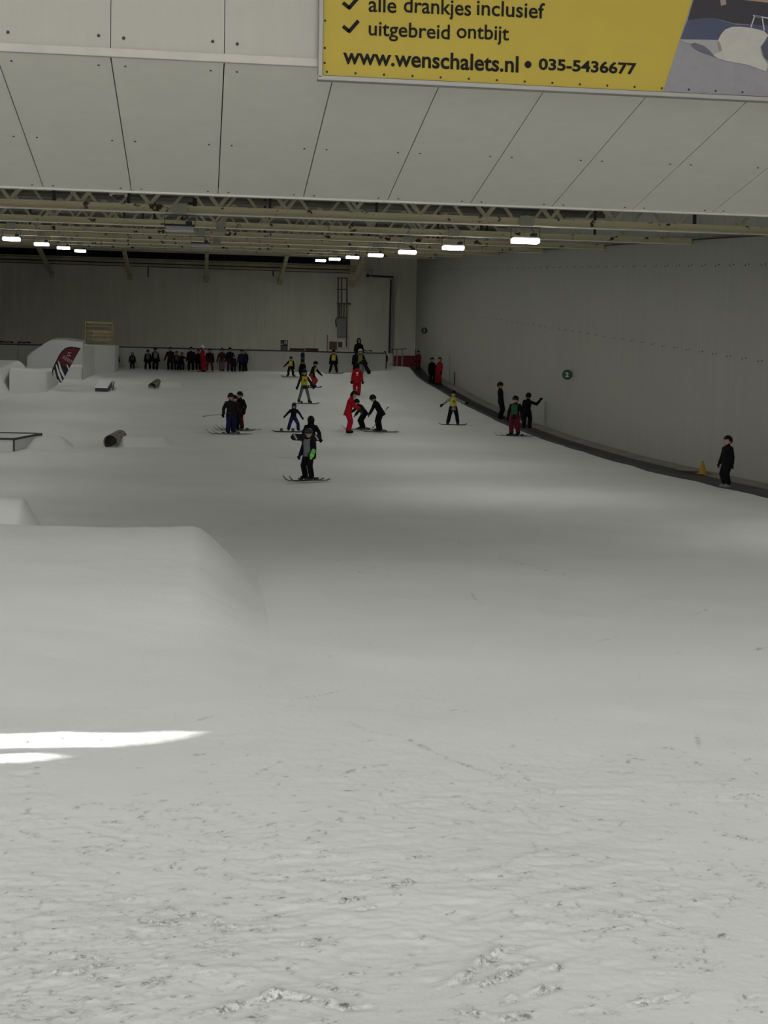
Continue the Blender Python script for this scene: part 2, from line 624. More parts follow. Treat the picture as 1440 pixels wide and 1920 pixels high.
PIX_STROKES = [  # pixel polyline, half width px, relief, dirt
    (((255, 1722), (310, 1732), (352, 1731)), 7, 1.2, .6), (((310, 1730), (350, 1708), (390, 1714), (420, 1738), (480, 1742), (527, 1733)), 6, 1.0, .5),
    (((268, 1705), (310, 1700), (345, 1709)), 5, .8, .4), (((470, 1722), (500, 1722)), 5, .8, .5),
    (((38, 1787), (90, 1793)), 4, .8, .5), (((118, 1795), (190, 1800), (230, 1806)), 6, 1.0, .5), (((70, 1832), (150, 1830), (185, 1812), (225, 1806)), 6, 1.1, .5),
    (((0, 1778), (35, 1780)), 4, .8, .5), (((632, 1694), (660, 1690), (700, 1682)), 6, 1.3, .8), (((660, 1712), (720, 1698)), 6, .9, .4),
    (((500, 1609), (560, 1603), (640, 1592)), 3.5, .7, .5), (((590, 1608), (660, 1604)), 3.5, .7, .5), (((668, 1621), (712, 1620)), 3, .7, .6),
    (((570, 1635), (600, 1648), (650, 1652), (715, 1645)), 7, 1.2, .6), (((560, 1690), (585, 1695)), 3, .7, .5), (((555, 1775), (580, 1772), (600, 1756)), 7, 1.0, .6),
    (((240, 1733), (262, 1765), (285, 1787)), 7, -.8, .12), (((355, 1777), (440, 1760)), 4, .7, .35), (((420, 1797), (450, 1793)), 4, .9, .6),
    (((300, 1850), (350, 1843)), 5, 1.0, .6), (((110, 1877), (150, 1878)), 4, .9, .5), (((370, 1915), (440, 1895), (520, 1873), (590, 1880), (640, 1893), (720, 1893)), 9, 1.7, .55),
    (((160, 1835), (250, 1833)), 4, .7, .35), (((590, 1850), (640, 1860), (700, 1872)), 6, 1.2, .5), (((0, 1905), (60, 1915)), 6, .9, .4),
    (((755, 1613), (812, 1606)), 3.5, 1.0, .8), (((875, 1597), (905, 1594)), 4, .8, .6), (((720, 1668), (780, 1656)), 6, 1.3, .7),
    (((885, 1641), (930, 1632), (985, 1608), (1055, 1588)), 3.5, .8, .5), (((1055, 1676), (1115, 1672)), 4, .8, .5), (((1110, 1708), (1160, 1718), (1230, 1731)), 6, 1.1, .5),
    (((1230, 1731), (1300, 1752), (1385, 1764)), 5, 1.1, .6), (((1122, 1753), (1185, 1745)), 4, 1.0, .5), (((815, 1862), (870, 1838), (915, 1800), (985, 1772)), 10, 1.7, .5),
    (((875, 1857), (940, 1838), (1005, 1800)), 7, 1.5, .6), (((935, 1824), (968, 1816)), 7, 1.6, .8), (((1018, 1828), (1055, 1814)), 7, 1.2, .6),
    (((930, 1886), (990, 1866), (1060, 1848)), 7, 1.5, .6), (((843, 1899), (930, 1911)), 5, 1.4, .7), (((930, 1916), (1000, 1905)), 8, 1.4, .6),
    (((1068, 1900), (1110, 1893), (1160, 1893)), 7, 1.2, .6), (((1180, 1884), (1225, 1876), (1265, 1868)), 6, 1.3, .7), (((1222, 1828), (1275, 1829)), 5, 1.0, .5),
    (((1390, 1871), (1425, 1869)), 5, 1.5, .8), (((962, 1500), (985, 1525), (1012, 1553)), 6, -.7, .05), (((1340, 1563), (1390, 1572), (1440, 1582)), 5, .8, .5),
    (((755, 1383), (800, 1405), (850, 1428)), 2.4, .7, .5), (((850, 1428), (900, 1445), (955, 1461)), 2.4, .7, .6), (((640, 1345), (690, 1372), (755, 1384)), 2.4, .5, .2),
    (((28, 1319), (55, 1313)), 2, .5, .7), (((365, 1351), (398, 1342)), 2.2, .8, .9), (((545, 1309), (600, 1300), (648, 1289)), 2, .6, .45),
    (((838, 1329), (885, 1333)), 2, .6, .5), (((640, 1453), (668, 1440)), 3, .7, .6), (((470, 1453), (500, 1437), (530, 1423)), 2.5, .6, .5),
    (((884, 1113), (890, 1124), (906, 1132)), 1.6, .6, .8), (((930, 1042), (1000, 1063), (1080, 1088)), 1.6, .5, .35), (((806, 1003), (860, 1018), (890, 1026)), 1.5, .5, .3),
    (((1218, 1079), (1285, 1092)), 1.5, .5, .35), (((1410, 1224), (1440, 1216)), 2, .6, .8), (((1110, 1210), (1175, 1190)), 1.6, .5, .35), (((1295, 1155), (1328, 1137)), 1.5, .5, .4),
    (((1305, 1372), (1310, 1400)), 4, .5, .3), (((135, 1130), (158, 1098), (190, 1060)), 2.0, .7, .5), (((95, 1195), (135, 1130)), 2.0, .5, .3),
    (((660, 1060), (710, 1066)), 1.8, .5, .35), (((670, 1072), (700, 1078)), 1.8, .5, .35), (((600, 1045), (640, 1052)), 1.8, .4, .3), (((500, 1260), (560, 1240), (650, 1225)), 1.6, .3, .1),
    (((85, 1280), (60, 1310)), 2, .4, .3), (((20, 1540), (50, 1537)), 4, .9, .6), (((190, 1542), (235, 1541)), 3, .8, .5), (((150, 1568), (230, 1568)), 3, .7, .4),
]
for k, (pp, wpx, hh, di) in enumerate(PIX_STROKES):
    g = [on_ground(*p) for p in pp]
    sc = g[0].y / F
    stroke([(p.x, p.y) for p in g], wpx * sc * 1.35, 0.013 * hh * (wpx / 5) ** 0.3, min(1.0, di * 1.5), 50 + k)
for k in range(2400):
    py = 1380 + 560 * RNG.random() ** 0.75
    px = RNG.uniform(-160, 1600)
    g = on_ground(px, py)
    if fbm(np.array([g.x * 1.3]), np.array([g.y * 1.6]), 77, 3)[0] < 0.47 and RNG.random() < 0.8:
        continue
    sc = g.y / F
    L = sc * RNG.uniform(8, 60) * (0.5 + 0.5 * (py - 1300) / 600)
    a = RNG.normal(0.22, 0.35) if RNG.random() < 0.75 else RNG.normal(-0.3, 0.4)
    a = a * 1.9
    w = sc * RNG.uniform(1.5, 4.4)
    b = a + RNG.normal(0, 0.35)
    pts = [(g.x, g.y), (g.x + L / 2 * math.cos(a), g.y + L / 2 * math.sin(a)), (g.x + L / 2 * (math.cos(a) + math.cos(b)), g.y + L / 2 * (math.sin(a) + math.sin(b)))]
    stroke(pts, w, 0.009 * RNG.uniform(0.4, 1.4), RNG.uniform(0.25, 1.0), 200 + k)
for k in range(260):                       # thin ski tracks further up
    py = RNG.uniform(880, 1400)
    g = on_ground(RNG.uniform(-50, 1500), py)
    sc = g.y / F
    L = sc * RNG.uniform(30, 190)
    a = RNG.choice([0.7, 2.3, 1.2, 0.25]) + RNG.normal(0, 0.25)
    b = a + RNG.normal(0, 0.2)
    pts = [(g.x, g.y), (g.x + L / 2 * math.cos(a), g.y + L / 2 * math.sin(a)), (g.x + L / 2 * (math.cos(a) + math.cos(b)), g.y + L / 2 * (math.sin(a) + math.sin(b)))]
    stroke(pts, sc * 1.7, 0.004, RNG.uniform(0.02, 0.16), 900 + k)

ny, nx = GX.shape
idx = np.arange(ny * nx).reshape(ny, nx)
quads = np.stack([idx[:-1, :-1], idx[:-1, 1:], idx[1:, 1:], idx[1:, :-1]], -1).reshape(-1, 4)


def np_mesh(name, co, quads_, m, dirt_shade=None):
    me = bpy.data.meshes.new(name)
    me.vertices.add(len(co))
    me.vertices.foreach_set('co', co.astype(np.float32).ravel())
    nq = len(quads_)
    me.loops.add(nq * 4)
    me.loops.foreach_set('vertex_index', quads_.astype(np.int32).ravel())
    me.polygons.add(nq)
    me.polygons.foreach_set('loop_start', np.arange(0, nq * 4, 4, dtype=np.int32))
    me.update(calc_edges=True)
    me.polygons.foreach_set('use_smooth', np.ones(nq, bool))
    me.materials.append(m)
    if dirt_shade is not None:
        a = me.attributes.new('dirt_shade', 'FLOAT', 'POINT')
        a.data.foreach_set('value', dirt_shade.astype(np.float32).ravel())
    me.validate()
    return me


floor = link('floor', np_mesh('floor', np.stack([GX, GY, GZ], -1).reshape(-1, 3), quads, SNOW, DIRT_SHADE))
tag(floor, 'white snow piste scraped by skis, climbing towards the back wall', 'snow', kind='structure')

# ---- right wall: liner panels, upper wall, screws -------------------------
WALLP = panel_material('grey_wall_paint', (0.43, 0.43, 0.385), streak=0.06)
WALLU = panel_material('upper_wall_paint', (0.66, 0.67, 0.62))
SEAM = mat('joint_dark', (0.03, 0.03, 0.03), rough=0.8)
SCREW = mat('screw_dark', (0.05, 0.045, 0.04), rough=0.5)
wall_right = empty('wall_right', (WALL_X, 0, 0))
tag(wall_right, 'long grey panelled hall wall beside the conveyor', 'wall', kind='structure')


def sheared_box(x0, x1, y0, y1, h0, h1, bev=0.0):
    mb = MB()
    vs_ = [(x, y, h + SL * y) for x in (x0, x1) for y in (y0, y1) for h in (h0, h1)]
    mb.add(vs_, [(0, 1, 3, 2), (4, 6, 7, 5), (0, 4, 5, 1), (2, 3, 7, 6), (0, 2, 6, 4), (1, 5, 7, 3)])
    return mb


LINER_TOP = 1.34
me_panel = sheared_box(0, 0.07, 0.0018, P_W - 0.0018, -7.2, LINER_TOP).mesh('panel', WALLP)
me_upper = sheared_box(0.22, 0.30, 0.012, P_W - 0.012, LINER_TOP - 0.3, ROOF_H).mesh('upper_panel', WALLU)
n_pan = int((BACK_Y + 19) / P_W) + 1
for i in range(n_pan):
    y = BACK_Y - (i + 1) * P_W
    link('panel', me_panel, wall_right, (0, y, EYE + SL * y))
    if y > 17:
        link('upper_panel', me_upper, wall_right, (0, y, EYE + SL * y))
sheared_box(0.31, 0.5, -19, BACK_Y + 0.6, -8, 6.5).build('backing', SEAM, wall_right, loc=(0, 0, EYE))
sheared_box(0.0, 0.30, -19, BACK_Y, LINER_TOP, LINER_TOP + 0.03).build('liner_gap_shade', DARK, wall_right, loc=(0, 0, EYE))  # dark strip painting the shadowed gap above the liner
sheared_box(-0.1, 0.3, -19, 14.5, LINER_TOP + 0.03, 6.5).build('upper_wall', WALLU, wall_right, loc=(0, 0, EYE))
mbs = MB()
mbs.ellipsoid((0, 0, 0), (0.012, 0.022, 0.022), 6, 4)
me_screw = mbs.mesh('screw', SCREW)
for i in range(56):
    y = BACK_Y - (i + 1) * P_W
    if y < 33:
        break
    for off in (-0.13, 0.13):
        link('screw', me_screw, wall_right, (-0.008, y + off, EYE + SL * y + 0.62))
        if y < 72:
            link('screw', me_screw, wall_right, (-0.008, y + off, EYE + SL * y - 1.80))

# ---- back wall ------------------------------------------------------------
BACKP = panel_material('back_wall_paint', (0.74, 0.72, 0.60), streak=0.12)
wall_back = empty('wall_back', (0, BACK_Y, EYE + SL * BACK_Y))
tag(wall_back, 'dark grey end wall of tall sheet panels at the top of the piste', 'wall', kind='structure')
CL_X = 10.0      # the clerestory ends here
for i in range(28):
    x = WALL_X - (i + 1) * P_W
    top = 0.38 if x < CL_X - 0.5 else ROOF_H
    mb = MB()
    mb.box((P_W / 2, 0.04, (top - 7.4) / 2), (P_W - 0.004, 0.08, top + 7.4))
    key = 'panel_low' if top < 1 else 'panel_high'
    me = bpy.data.meshes.get(key) or mb.mesh(key, BACKP)
    link('panel', me, wall_back, (x, 0, 0))
mb = MB()
mb.box((-1, 0.25, -2), (32, 0.2, 12))
mb.build('backing', SEAM, wall_back)
PANE = mat('dark_glass', (0.012, 0.014, 0.018), rough=0.12)
PURL = mat('cream_purlin', (0.58, 0.53, 0.36), rough=0.6, var=0.25, scale=2)
mb = MB()
mb.box((0.61, 0, 0), (1.16, 0.03, 0.40))
me_pane = mb.mesh('pane', PANE)
wx = -15.6
k = 0
while wx + 1.2 < CL_X:
    link('pane', me_pane, wall_back, (wx, 0.06, 0.95))
    wx += 1.22
    k += 1
mb = MB()
mb.box(((CL_X - 16) / 2, 0.0, 0.70), (CL_X + 16, 0.10, 0.09))
mb.build('window_sill', PURL, wall_back)
mb = MB()
mb.box(((CL_X - 16) / 2, 0.04, 1.9), (CL_X + 16, 0.08, 1.45))
mb.build('upper_band', BACKP, wall_back)
for nm, zz, hh, yy in (('purlin', 0.53, 0.16, -0.16), ('purlin', 0.33, 0.10, -0.10)):
    mb = MB()
    mb.box(((CL_X - 16) / 2, yy, zz), (CL_X + 16, 0.12, hh))
    mb.build(nm, PURL, wall_back)
mb = MB()
mb.tube([(-16, -0.2, 0.22), (CL_X - 0.4, -0.2, 0.20)], 0.025, 6)
mb.build('cable_pipe', DARK, wall_back)
mb = MB()
mb.bar((-3.4, -0.1, 0.2), (-3.4, -0.1, -0.45), 0.07)
mb.build('drop_pipe', DARK, wall_back)
mb = MB()
mb.bar((4.6, -0.1, 0.2), (4.6, -0.1, -0.15), 0.07)
mb.build('drop_pipe', DARK, wall_back)

# ---- left wall (outside the frame) with the gap the sun comes through ------
patch_a = [(-330, 1385), (-200, 1372), (30, 1374), (130, 1370), (230, 1372), (300, 1369), (362, 1367), (310, 1380), (250, 1390), (190, 1397), (20, 1399), (-200, 1402)]
patch_b = [(-330, 1415), (-40, 1413), (40, 1410), (70, 1409), (103, 1415), (60, 1422), (10, 1427), (-60, 1428), (-300, 1428)]
patch_c = [(-330, 1380), (-100, 1376), (0, 1373), (22, 1372), (5, 1379), (-60, 1383), (-200, 1384)]
holes = []
for pc in (patch_a, patch_b):
    hole = []
    for p in pc:
        g = on_ground(*p)
        t = (g.x - LEFT_X) / SUN_DIR.x
        q = g - SUN_DIR * t
        hole.append((q.y, q.z))
    holes.append(hole)
cu = bpy.data.curves.new('wall_left', 'CURVE')
cu.dimensions = '2D'
cu.fill_mode = 'BOTH'
outer = [(-19, -2), (60, -2), (60, 16), (-19, 16)]
for loop in [outer] + holes:
    sp = cu.splines.new('POLY')
    sp.points.add(len(loop) - 1)
    for q, (a, b) in zip(sp.points, loop):
        q.co = (a, b, 0, 1)
    sp.use_cyclic_u = True
_t = bpy.data.objects.new('wall_left', cu)
COL.objects.link(_t)
bpy.context.view_layer.update()
me = bpy.data.meshes.new_from_object(_t.evaluated_get(bpy.context.evaluated_depsgraph_get()))
bpy.data.objects.remove(_t)
for v in me.vertices:
    v.co = (LEFT_X, v.co.x, v.co.y)
me.materials.clear()
me.materials.append(WALLP)
wall_left = link('wall_left', me)
mb = MB()
mb.box((LEFT_X - 0.05, 77.5, 7), (0.1, 35.2, 22))
mb.build('wall_extension', WALLP, wall_left)
tag(wall_left, 'hall wall on the left outside the picture', 'wall', kind='structure')

# ---- front wall behind the camera, with its glazed opening ----------------
wall_front = empty('wall_front', (0, -18.6, 0))
tag(wall_front, 'glazed front wall behind the viewer', 'wall', kind='structure')
FRONT = panel_material('front_paint', (0.6, 0.6, 0.58))
for nm, c, s in (('parapet', (-1, 0, 0.5), (31, 0.2, 3.0)), ('lintel', (-1, 0, 8.2), (31, 0.2, 2.0)), ('pier', (-15.0, 0, 4.6), (2.4, 0.2, 5.2)), ('pier', (13.0, 0, 4.6), (2.4, 0.2, 5.2))):
    mb = MB()
    mb.box(c, s)
    mb.build(nm, FRONT, wall_front)
for i in range(9):
    mb = MB()
    mb.box((-12 + i * 2.75, 0, 4.6), (0.09, 0.12, 5.2))
    mb.build('mullion', GALV, wall_front)

# ---- ceiling --------------------------------------------------------------
ROOFM = panel_material('roof_sheet', (0.30, 0.31, 0.29))
ceiling = empty('ceiling', (0, 0, EYE))
tag(ceiling, 'pale sheet roof above the steel trusses', 'ceiling', kind='structure')
sheared_box(LEFT_X - 0.2, WALL_X + 0.4, 18.7, BACK_Y + 0.5, ROOF_H, ROOF_H + 0.2).build('roof_deck', ROOFM, ceiling)
mb = MB()
mb.box((-1, -7.8, 5.98), (31, 22.6, 0.2))
mb.build('entrance_ceiling', FRONT, ceiling)
mb = MB()
mb.box((-1, 14.05, 5.98), (31, 2.3, 0.2))
mb.build('entrance_ceiling', FRONT, ceiling)
for cx in (-14.4, 12.5):
    mb = MB()
    mb.box((cx, 8.2, 5.98), (4.0, 9.4, 0.2))
    mb.build('entrance_ceiling', FRONT, ceiling)
mb = MB()
mb.box((-1, 8.2, 6.1), (23, 9.4, 0.03))
mb.build('rooflight_pane', mat('milky_pane', (0.8, 0.8, 0.8), rough=0.5), ceiling)
y = 20.0
while y < BACK_Y - 1:
    mb = MB()
    mb.box((-1, 0, 0), (30, 0.09, 0.16))
    me = bpy.data.meshes.get('roof_purlin') or mb.mesh('roof_purlin', ROOFM)
    link('roof_purlin', me, ceiling, (0, y, SL * y + ROOF_H - 0.09))
    y += 2.3

# ---- white bulkhead: ribbed fascia above, sloping soffit below -------------
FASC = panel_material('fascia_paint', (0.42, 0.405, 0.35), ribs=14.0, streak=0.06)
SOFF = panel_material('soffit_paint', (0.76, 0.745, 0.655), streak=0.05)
FY, SY = 14.5, 18.9
FH, SH = 2.05, 1.0


def PZ(y, h):
    return EYE + SL * y + h


wall_bulkhead = empty('wall_bulkhead', (0, FY, PZ(FY, FH)))
tag(wall_bulkhead, 'off-white bulkhead with a sloping panelled soffit above the piste', 'bulkhead', kind='structure')
z0 = PZ(FY, FH)
z1 = PZ(SY, SH)
s_len = Vector((0, SY - FY, z1 - z0))
s_t = s_len.normalized()
s_n = Vector((0, s_t.z, -s_t.y))            # points down and towards the viewer
mb = MB()
g_ = 0.006
q = [Vector((g_, 0, 0)), Vector((P_W - g_, 0, 0)), Vector((P_W - g_, 0, 0)) + s_len, Vector((g_, 0, 0)) + s_len]
mb.prism(q, -s_n * 0.06)
me_soff = mb.mesh('soffit_panel', SOFF)
mb = MB()
mb.box((P_W / 2, 0.03, 2.2), (P_W - 0.007, 0.06, 4.4))
me_fasc = mb.mesh('fascia_panel', FASC)
mb = MB()
mb.ellipsoid((0, 0, 0), (0.013, 0.013, 0.007), 8, 4)
me_bolt = mb.mesh('bolt', SCREW)
mb = MB()
mb.ellipsoid((0, 0, 0), (0.017, 0.012, 0.017), 8, 4)
me_rivet = mb.mesh('rivet', SCREW)
for i in range(-15, 14):
    x = 0.20 + i * P_W
    if x < LEFT_X - 0.6 or x > WALL_X:
        continue
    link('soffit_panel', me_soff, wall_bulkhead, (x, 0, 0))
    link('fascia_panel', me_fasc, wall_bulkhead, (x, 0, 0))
    if -3.4 < x < 9.6:
        for fr in (0.05, 0.56, 0.975):
            for off in (-0.13, 0.13):
                o = link('bolt', me_bolt, wall_bulkhead, Vector((x + off, 0, 0)) + s_len * fr + s_n * 0.004)
                o.rotation_euler = (math.atan2(s_t.z, s_t.y), 0, 0)
        if x < 1.5:
            for off in (-0.115, 0.125):
                link('rivet', me_rivet, wall_bulkhead, (x + off, -0.008, 0.19 - off * 0.05))
mb = MB()
mb.box((-1, 0.10, 2.2), (30.5, 0.05, 4.4))
mb.prism([Vector((-16, 0, 0)) - s_n * 0.08, Vector((14, 0, 0)) - s_n * 0.08, Vector((14, 0, 0)) + s_len - s_n * 0.08, Vector((-16, 0, 0)) + s_len - s_n * 0.08], -s_n * 0.05)
mb.build('backing', SEAM, wall_bulkhead)
mb = MB()
mb.box((-1, -0.018, 0.035), (30.5, 0.05, 0.085))
mb.build('corner_flashing', mat('flashing', (0.48, 0.455, 0.40), rough=0.4, var=0.12, scale=5), wall_bulkhead, bevel=0.008)
mb = MB()
mb.box(Vector((-1, 0, 0)) + s_len + s_t * 0.02 + Vector((0, 0, 0.005)), (30.5, 0.05, 0.05))
mb.build('edge_trim', mat('edge_trim_paint', (0.55, 0.54, 0.48), rough=0.4), wall_bulkhead)
mb = MB()
mb.box(Vector((-1, 0.12, 1.5)) + s_len, (30.5, 0.08, 3.0))
mb.build('rear_face', WALLU, wall_bulkhead)

# ---- ledge along the right wall -------------------------------------------
LEDGE = mat('ledge_concrete', (0.30, 0.29, 0.26), rough=0.85, var=0.25, scale=1.5, bump=0.2, bscale=12)
yy = np.concatenate([np.arange(-18, 30, 2.0), np.arange(30, 93.5, 0.5)])
BELT0, BELT1 = 12.78, 13.40


def strip(x0, x1, up, thick, lo=-18, hi=93):
    mb = MB()
    ysel = [v for v in yy if lo <= v <= hi]
    vs_, fs = [], []
    for v in ysel:
        z = ground(12.9, v)
        vs_ += [(x0, v, z + up), (x1, v, z + up), (x1, v, z + up - thick), (x0, v, z + up - thick)]
    n = len(ysel)
    for i in range(n - 1):
        for j in range(4):
            a, b = i * 4 + j, i * 4 + (j + 1) % 4
            fs.append((a, b, b + 4, a + 4))
    fs += [(0, 1, 2, 3)[::-1], tuple(range(4 * n - 4, 4 * n))]
    mb.add(vs_, fs)
    return mb


ledge = strip(BELT1 + 0.02, WALL_X - 0.005, 0.10, 0.4).build('baseboard_right', LEDGE)
tag(ledge, 'grey ledge between the conveyor and the right wall', 'ledge', kind='structure')

# ---- low white wall at the top of the piste -------------------------------
LOWW = mat('low_wall_white', (0.52, 0.52, 0.465), rough=0.8, var=0.12, scale=1.2)
LOW_Y, LOW_H = 86.8, -4.58
low = empty('wall_low', (0, LOW_Y, PZ(LOW_Y, LOW_H)))
tag(low, 'low pale wall along the top of the piste with a dark rail', 'wall', kind='structure')
for i in range(9):
    mb = MB()
    mb.box((1.55, 0, -0.75), (3.08, 0.15, 1.5))
    me = bpy.data.meshes.get('low_panel') or mb.mesh('low_panel', LOWW)
    link('low_panel', me, low, (-16.8 + i * 3.1, 0, 0))
mb = MB()
mb.box((-2.55, 0.02, 0.04), (27, 0.2, 0.08))
mb.build('rail', DARK, low)

# ================================================================== steelwork
TRUSS_Y = [31.3 + 9.2 * i for i in range(7)]
HIDDEN_Y = 22.1  # unseen truss, added to carry the fill lamps
BEAM_H = 1.216
ORD = ['nearest', 'second', 'third', 'fourth', 'fifth', 'sixth', 'farthest']
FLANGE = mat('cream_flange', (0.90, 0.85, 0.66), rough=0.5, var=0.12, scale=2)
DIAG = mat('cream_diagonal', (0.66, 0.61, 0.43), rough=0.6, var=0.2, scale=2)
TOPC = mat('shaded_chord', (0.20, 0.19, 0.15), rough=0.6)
HANG = mat('hanger_dark', (0.035, 0.035, 0.035), rough=0.5)
for i, y in enumerate(TRUSS_Y + [HIDDEN_Y]):
    t = empty('roof_truss', (0, y, PZ(y, BEAM_H)))
    tag(t, f'cream rust-spotted steel roof truss, {ORD[i]} of the seven behind the bulkhead' if i < 7 else 'unseen cream steel roof truss right behind the bulkhead edge, added to hang fill lamps', 'truss', 'roof trusses')
    mb = MB()
    mb.box((-1, 0, 0.085), (30.0, 0.07, 0.145))
    mb.box((-1, 0, 0.162), (30.0, 0.13, 0.016))
    mb.build('bottom_chord', STEEL, t)
    mb = MB()
    mb.box((-1, -0.01, 0.008), (30.0, 0.19, 0.022))
    mb.build('flange', FLANGE, t)
    mb = MB()
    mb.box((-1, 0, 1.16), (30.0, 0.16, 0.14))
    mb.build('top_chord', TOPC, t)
    step = 1.45
    mbd = MB()
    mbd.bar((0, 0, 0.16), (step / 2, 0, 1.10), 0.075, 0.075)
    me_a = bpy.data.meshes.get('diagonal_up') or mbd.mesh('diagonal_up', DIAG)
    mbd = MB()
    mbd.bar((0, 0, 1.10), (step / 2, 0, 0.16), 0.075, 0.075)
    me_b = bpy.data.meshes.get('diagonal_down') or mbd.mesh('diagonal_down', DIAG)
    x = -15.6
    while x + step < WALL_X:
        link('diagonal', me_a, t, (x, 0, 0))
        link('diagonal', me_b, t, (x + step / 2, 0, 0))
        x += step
    mbd = MB()
    mbd.bar((0, 0.06, 0.14), (0, 0.06, 1.35), 0.07, 0.05)
    me_h = bpy.data.meshes.get('hanger') or mbd.mesh('hanger', HANG)
    for x in (-7.5, -3.1, -1.55, 1.62, 4.6, 7.6, 10.9):
        if (i * 7 + int(x * 3)) % 3 != 1:
            link('hanger', me_h, t, (x + 0.25 * i, 0, 0))

# knee braces between the farthest truss and the end wall
for k, x in enumerate((-9.47, -4.55, 0.30, 5.05, 9.75)):
    o = empty('knee_brace', (x, BACK_Y, PZ(BACK_Y, -0.4)))
    tag(o, f'cream diagonal brace under the roof at the end wall, {["leftmost", "second from left", "middle", "second from right", "rightmost"][k]} of five', 'brace', 'knee braces')
    a = H(x, TRUSS_Y[-1], BEAM_H) - o.location
    b = Vector((0, -0.10, 0))
    mb = MB()
    mb.bar(a, b, 0.22, 0.20)
    mb.build('strut', PURL, o)
    mb = MB()
    mb.box((0, -0.05, -0.05), (0.34, 0.06, 0.45))
    mb.build('foot_plate', PURL, o)

# ================================================================== floodlights
HOUS = mat('lamp_housing', (0.06, 0.06, 0.06), rough=0.5)
PLATE = mat('lamp_plate', (0.46, 0.45, 0.38), rough=0.5)
EMIT = mat('lamp_lens_lit', (1.0, 0.99, 0.95), rough=0.3, emit=22.0)
OFF = mat('lamp_lens_off', (0.62, 0.63, 0.66), rough=0.25)


def floodlight(x, y, lit, label, group, w=0.60):
    o = empty('floodlight', H(x, y, BEAM_H))
    tag(o, label, 'lamp', group)
    mb = MB()
    mb.box((0, -0.11, 0.10), (0.30, 0.03, 0.20))
    mb.box((0, 0.0, -0.01), (0.30, 0.24, 0.02))
    mb.build('clamp_plate', PLATE, o)
    mb = MB()
    for s in (-1, 1):
        mb.bar((s * (w / 2 + 0.02), 0, -0.03), (s * (w / 2 + 0.02), 0, -0.27), 0.014)
    mb.bar((-w / 2 - 0.02, 0, -0.03), (w / 2 + 0.02, 0, -0.03), 0.014)
    mb.build('cage_bracket', HOUS, o)
    mb = MB()
    mb.box((0, 0.02, -0.255), (w + 0.02, 0.26, 0.045))
    mb.box((w * 0.32, 0.0, -0.20), (w * 0.22, 0.14, 0.09))
    mb.build('housing', HOUS, o, bevel=0.008)
    mb = MB()
    q = [(-w / 2, -0.14, 0), (w / 2, -0.14, 0), (w / 2, 0.13, 0), (-w / 2, 0.13, 0)]
    mb.box((0, -0.02, -0.325), (w, 0.24, 0.10))
    mb.build('lens', EMIT if lit else OFF, o, bevel=0.02)
    mb = MB()
    mb.tube([(w * 0.22, 0, -0.03), (w * 0.30, 0.0, -0.10), (w * 0.34, 0, -0.17)], 0.008, 5)
    mb.build('cable', BLACK, o)
    if lit:
        ld = bpy.data.lights.get('flood') or bpy.data.lights.new('flood', 'AREA')
        ld.shape = 'RECTANGLE'
        ld.size, ld.size_y = 0.55, 0.2
        ld.energy = LAMP_W
        ld.color = (1.0, 0.995, 0.93)
        lo = bpy.data.objects.new('lamp_light', ld)
        COL.objects.link(lo)
        lo.parent = o
        lo.location = (0, -0.02, -0.39)
    return o


RO = ['first and largest', 'second', 'third', 'fourth', 'fifth', 'sixth', 'last and smallest']
for i, y in enumerate(TRUSS_Y):
    floodlight(7.04, y, True, f'lit white floodlight in the row on the right, {RO[i]} from the viewer', 'lit floodlights on the right')
LO = {2: 'leftmost', 3: 'second from left', 4: 'third from left', 5: 'rightmost and brightest'}
for i in (0, 1, 2, 3, 4, 5):
    if i >= 2:
        floodlight(-6.30, TRUSS_Y[i], True, f'lit white floodlight at far left under the trusses, {LO[i]} of four', 'lit floodlights on the left', 0.56)
for i, y in enumerate((HIDDEN_Y, TRUSS_Y[0], TRUSS_Y[1])):  # unseen lamps added to lift the light on the middle piste
    floodlight(-6.30, y, True, f'unseen fill floodlight added to the left row beyond the left edge, {["first", "second", "third"][i]} from the viewer', 'lit floodlights on the left', 0.56)
floodlight(11.6, HIDDEN_Y, True, 'unseen fill floodlight added beyond the right edge behind the bulkhead', 'lit floodlights on the right')  # out of view, added to brighten the snow and wall on the right
floodlight(-0.47, TRUSS_Y[0], False, 'unlit floodlight in a black bracket on the nearest truss', 'unlit floodlights')
floodlight(-0.05, TRUSS_Y[2], False, 'small unlit floodlight hanging below the third truss', 'unlit floodlights')
for x, i, lab in ((0.52, 1, 'cream bolted plate on the second truss, right of the unlit lamps'), (0.60, 3, 'small cream bolted plate on the fourth truss')):
    o = empty('mounting_plate', H(x, TRUSS_Y[i], BEAM_H))
    tag(o, lab, 'plate')
    mb = MB()
    mb.box((0, -0.11, 0.04), (0.26, 0.03, 0.26))
    mb.box((0, -0.12, -0.10), (0.34, 0.05, 0.06))
    mb.build('plate', PLATE, o)
    for sx in (-.1, .1):
        mb = MB()
        mb.box((sx, -0.13, 0.0), (0.03, 0.03, 0.03))
        mb.build('bolt', SCREW, o)

# dome camera behind the bulkhead's lower edge
p = on_y(222, 366, 19.7)
o = empty('dome_camera', p)
tag(o, 'dark dome security camera just below the bulkhead edge', 'camera')
mb = MB()
mb.ellipsoid((0, 0, 0.0), (0.085, 0.085, 0.075), 16, 10)
mb.build('dome', mat('smoked_dome', (0.01, 0.01, 0.012), rough=0.08), o, smooth=True)
mb = MB()
mb.tube([(0, 0, -0.005), (0, 0, 0.06)], 0.12, 20)
mb.build('housing_ring', mat('camera_ring', (0.5, 0.48, 0.4), rough=0.5), o)
mb = MB()
mb.bar((0, 0, 0.05), (0, 0, 0.9), 0.06)
mb.build('drop_rod', GALV, o)

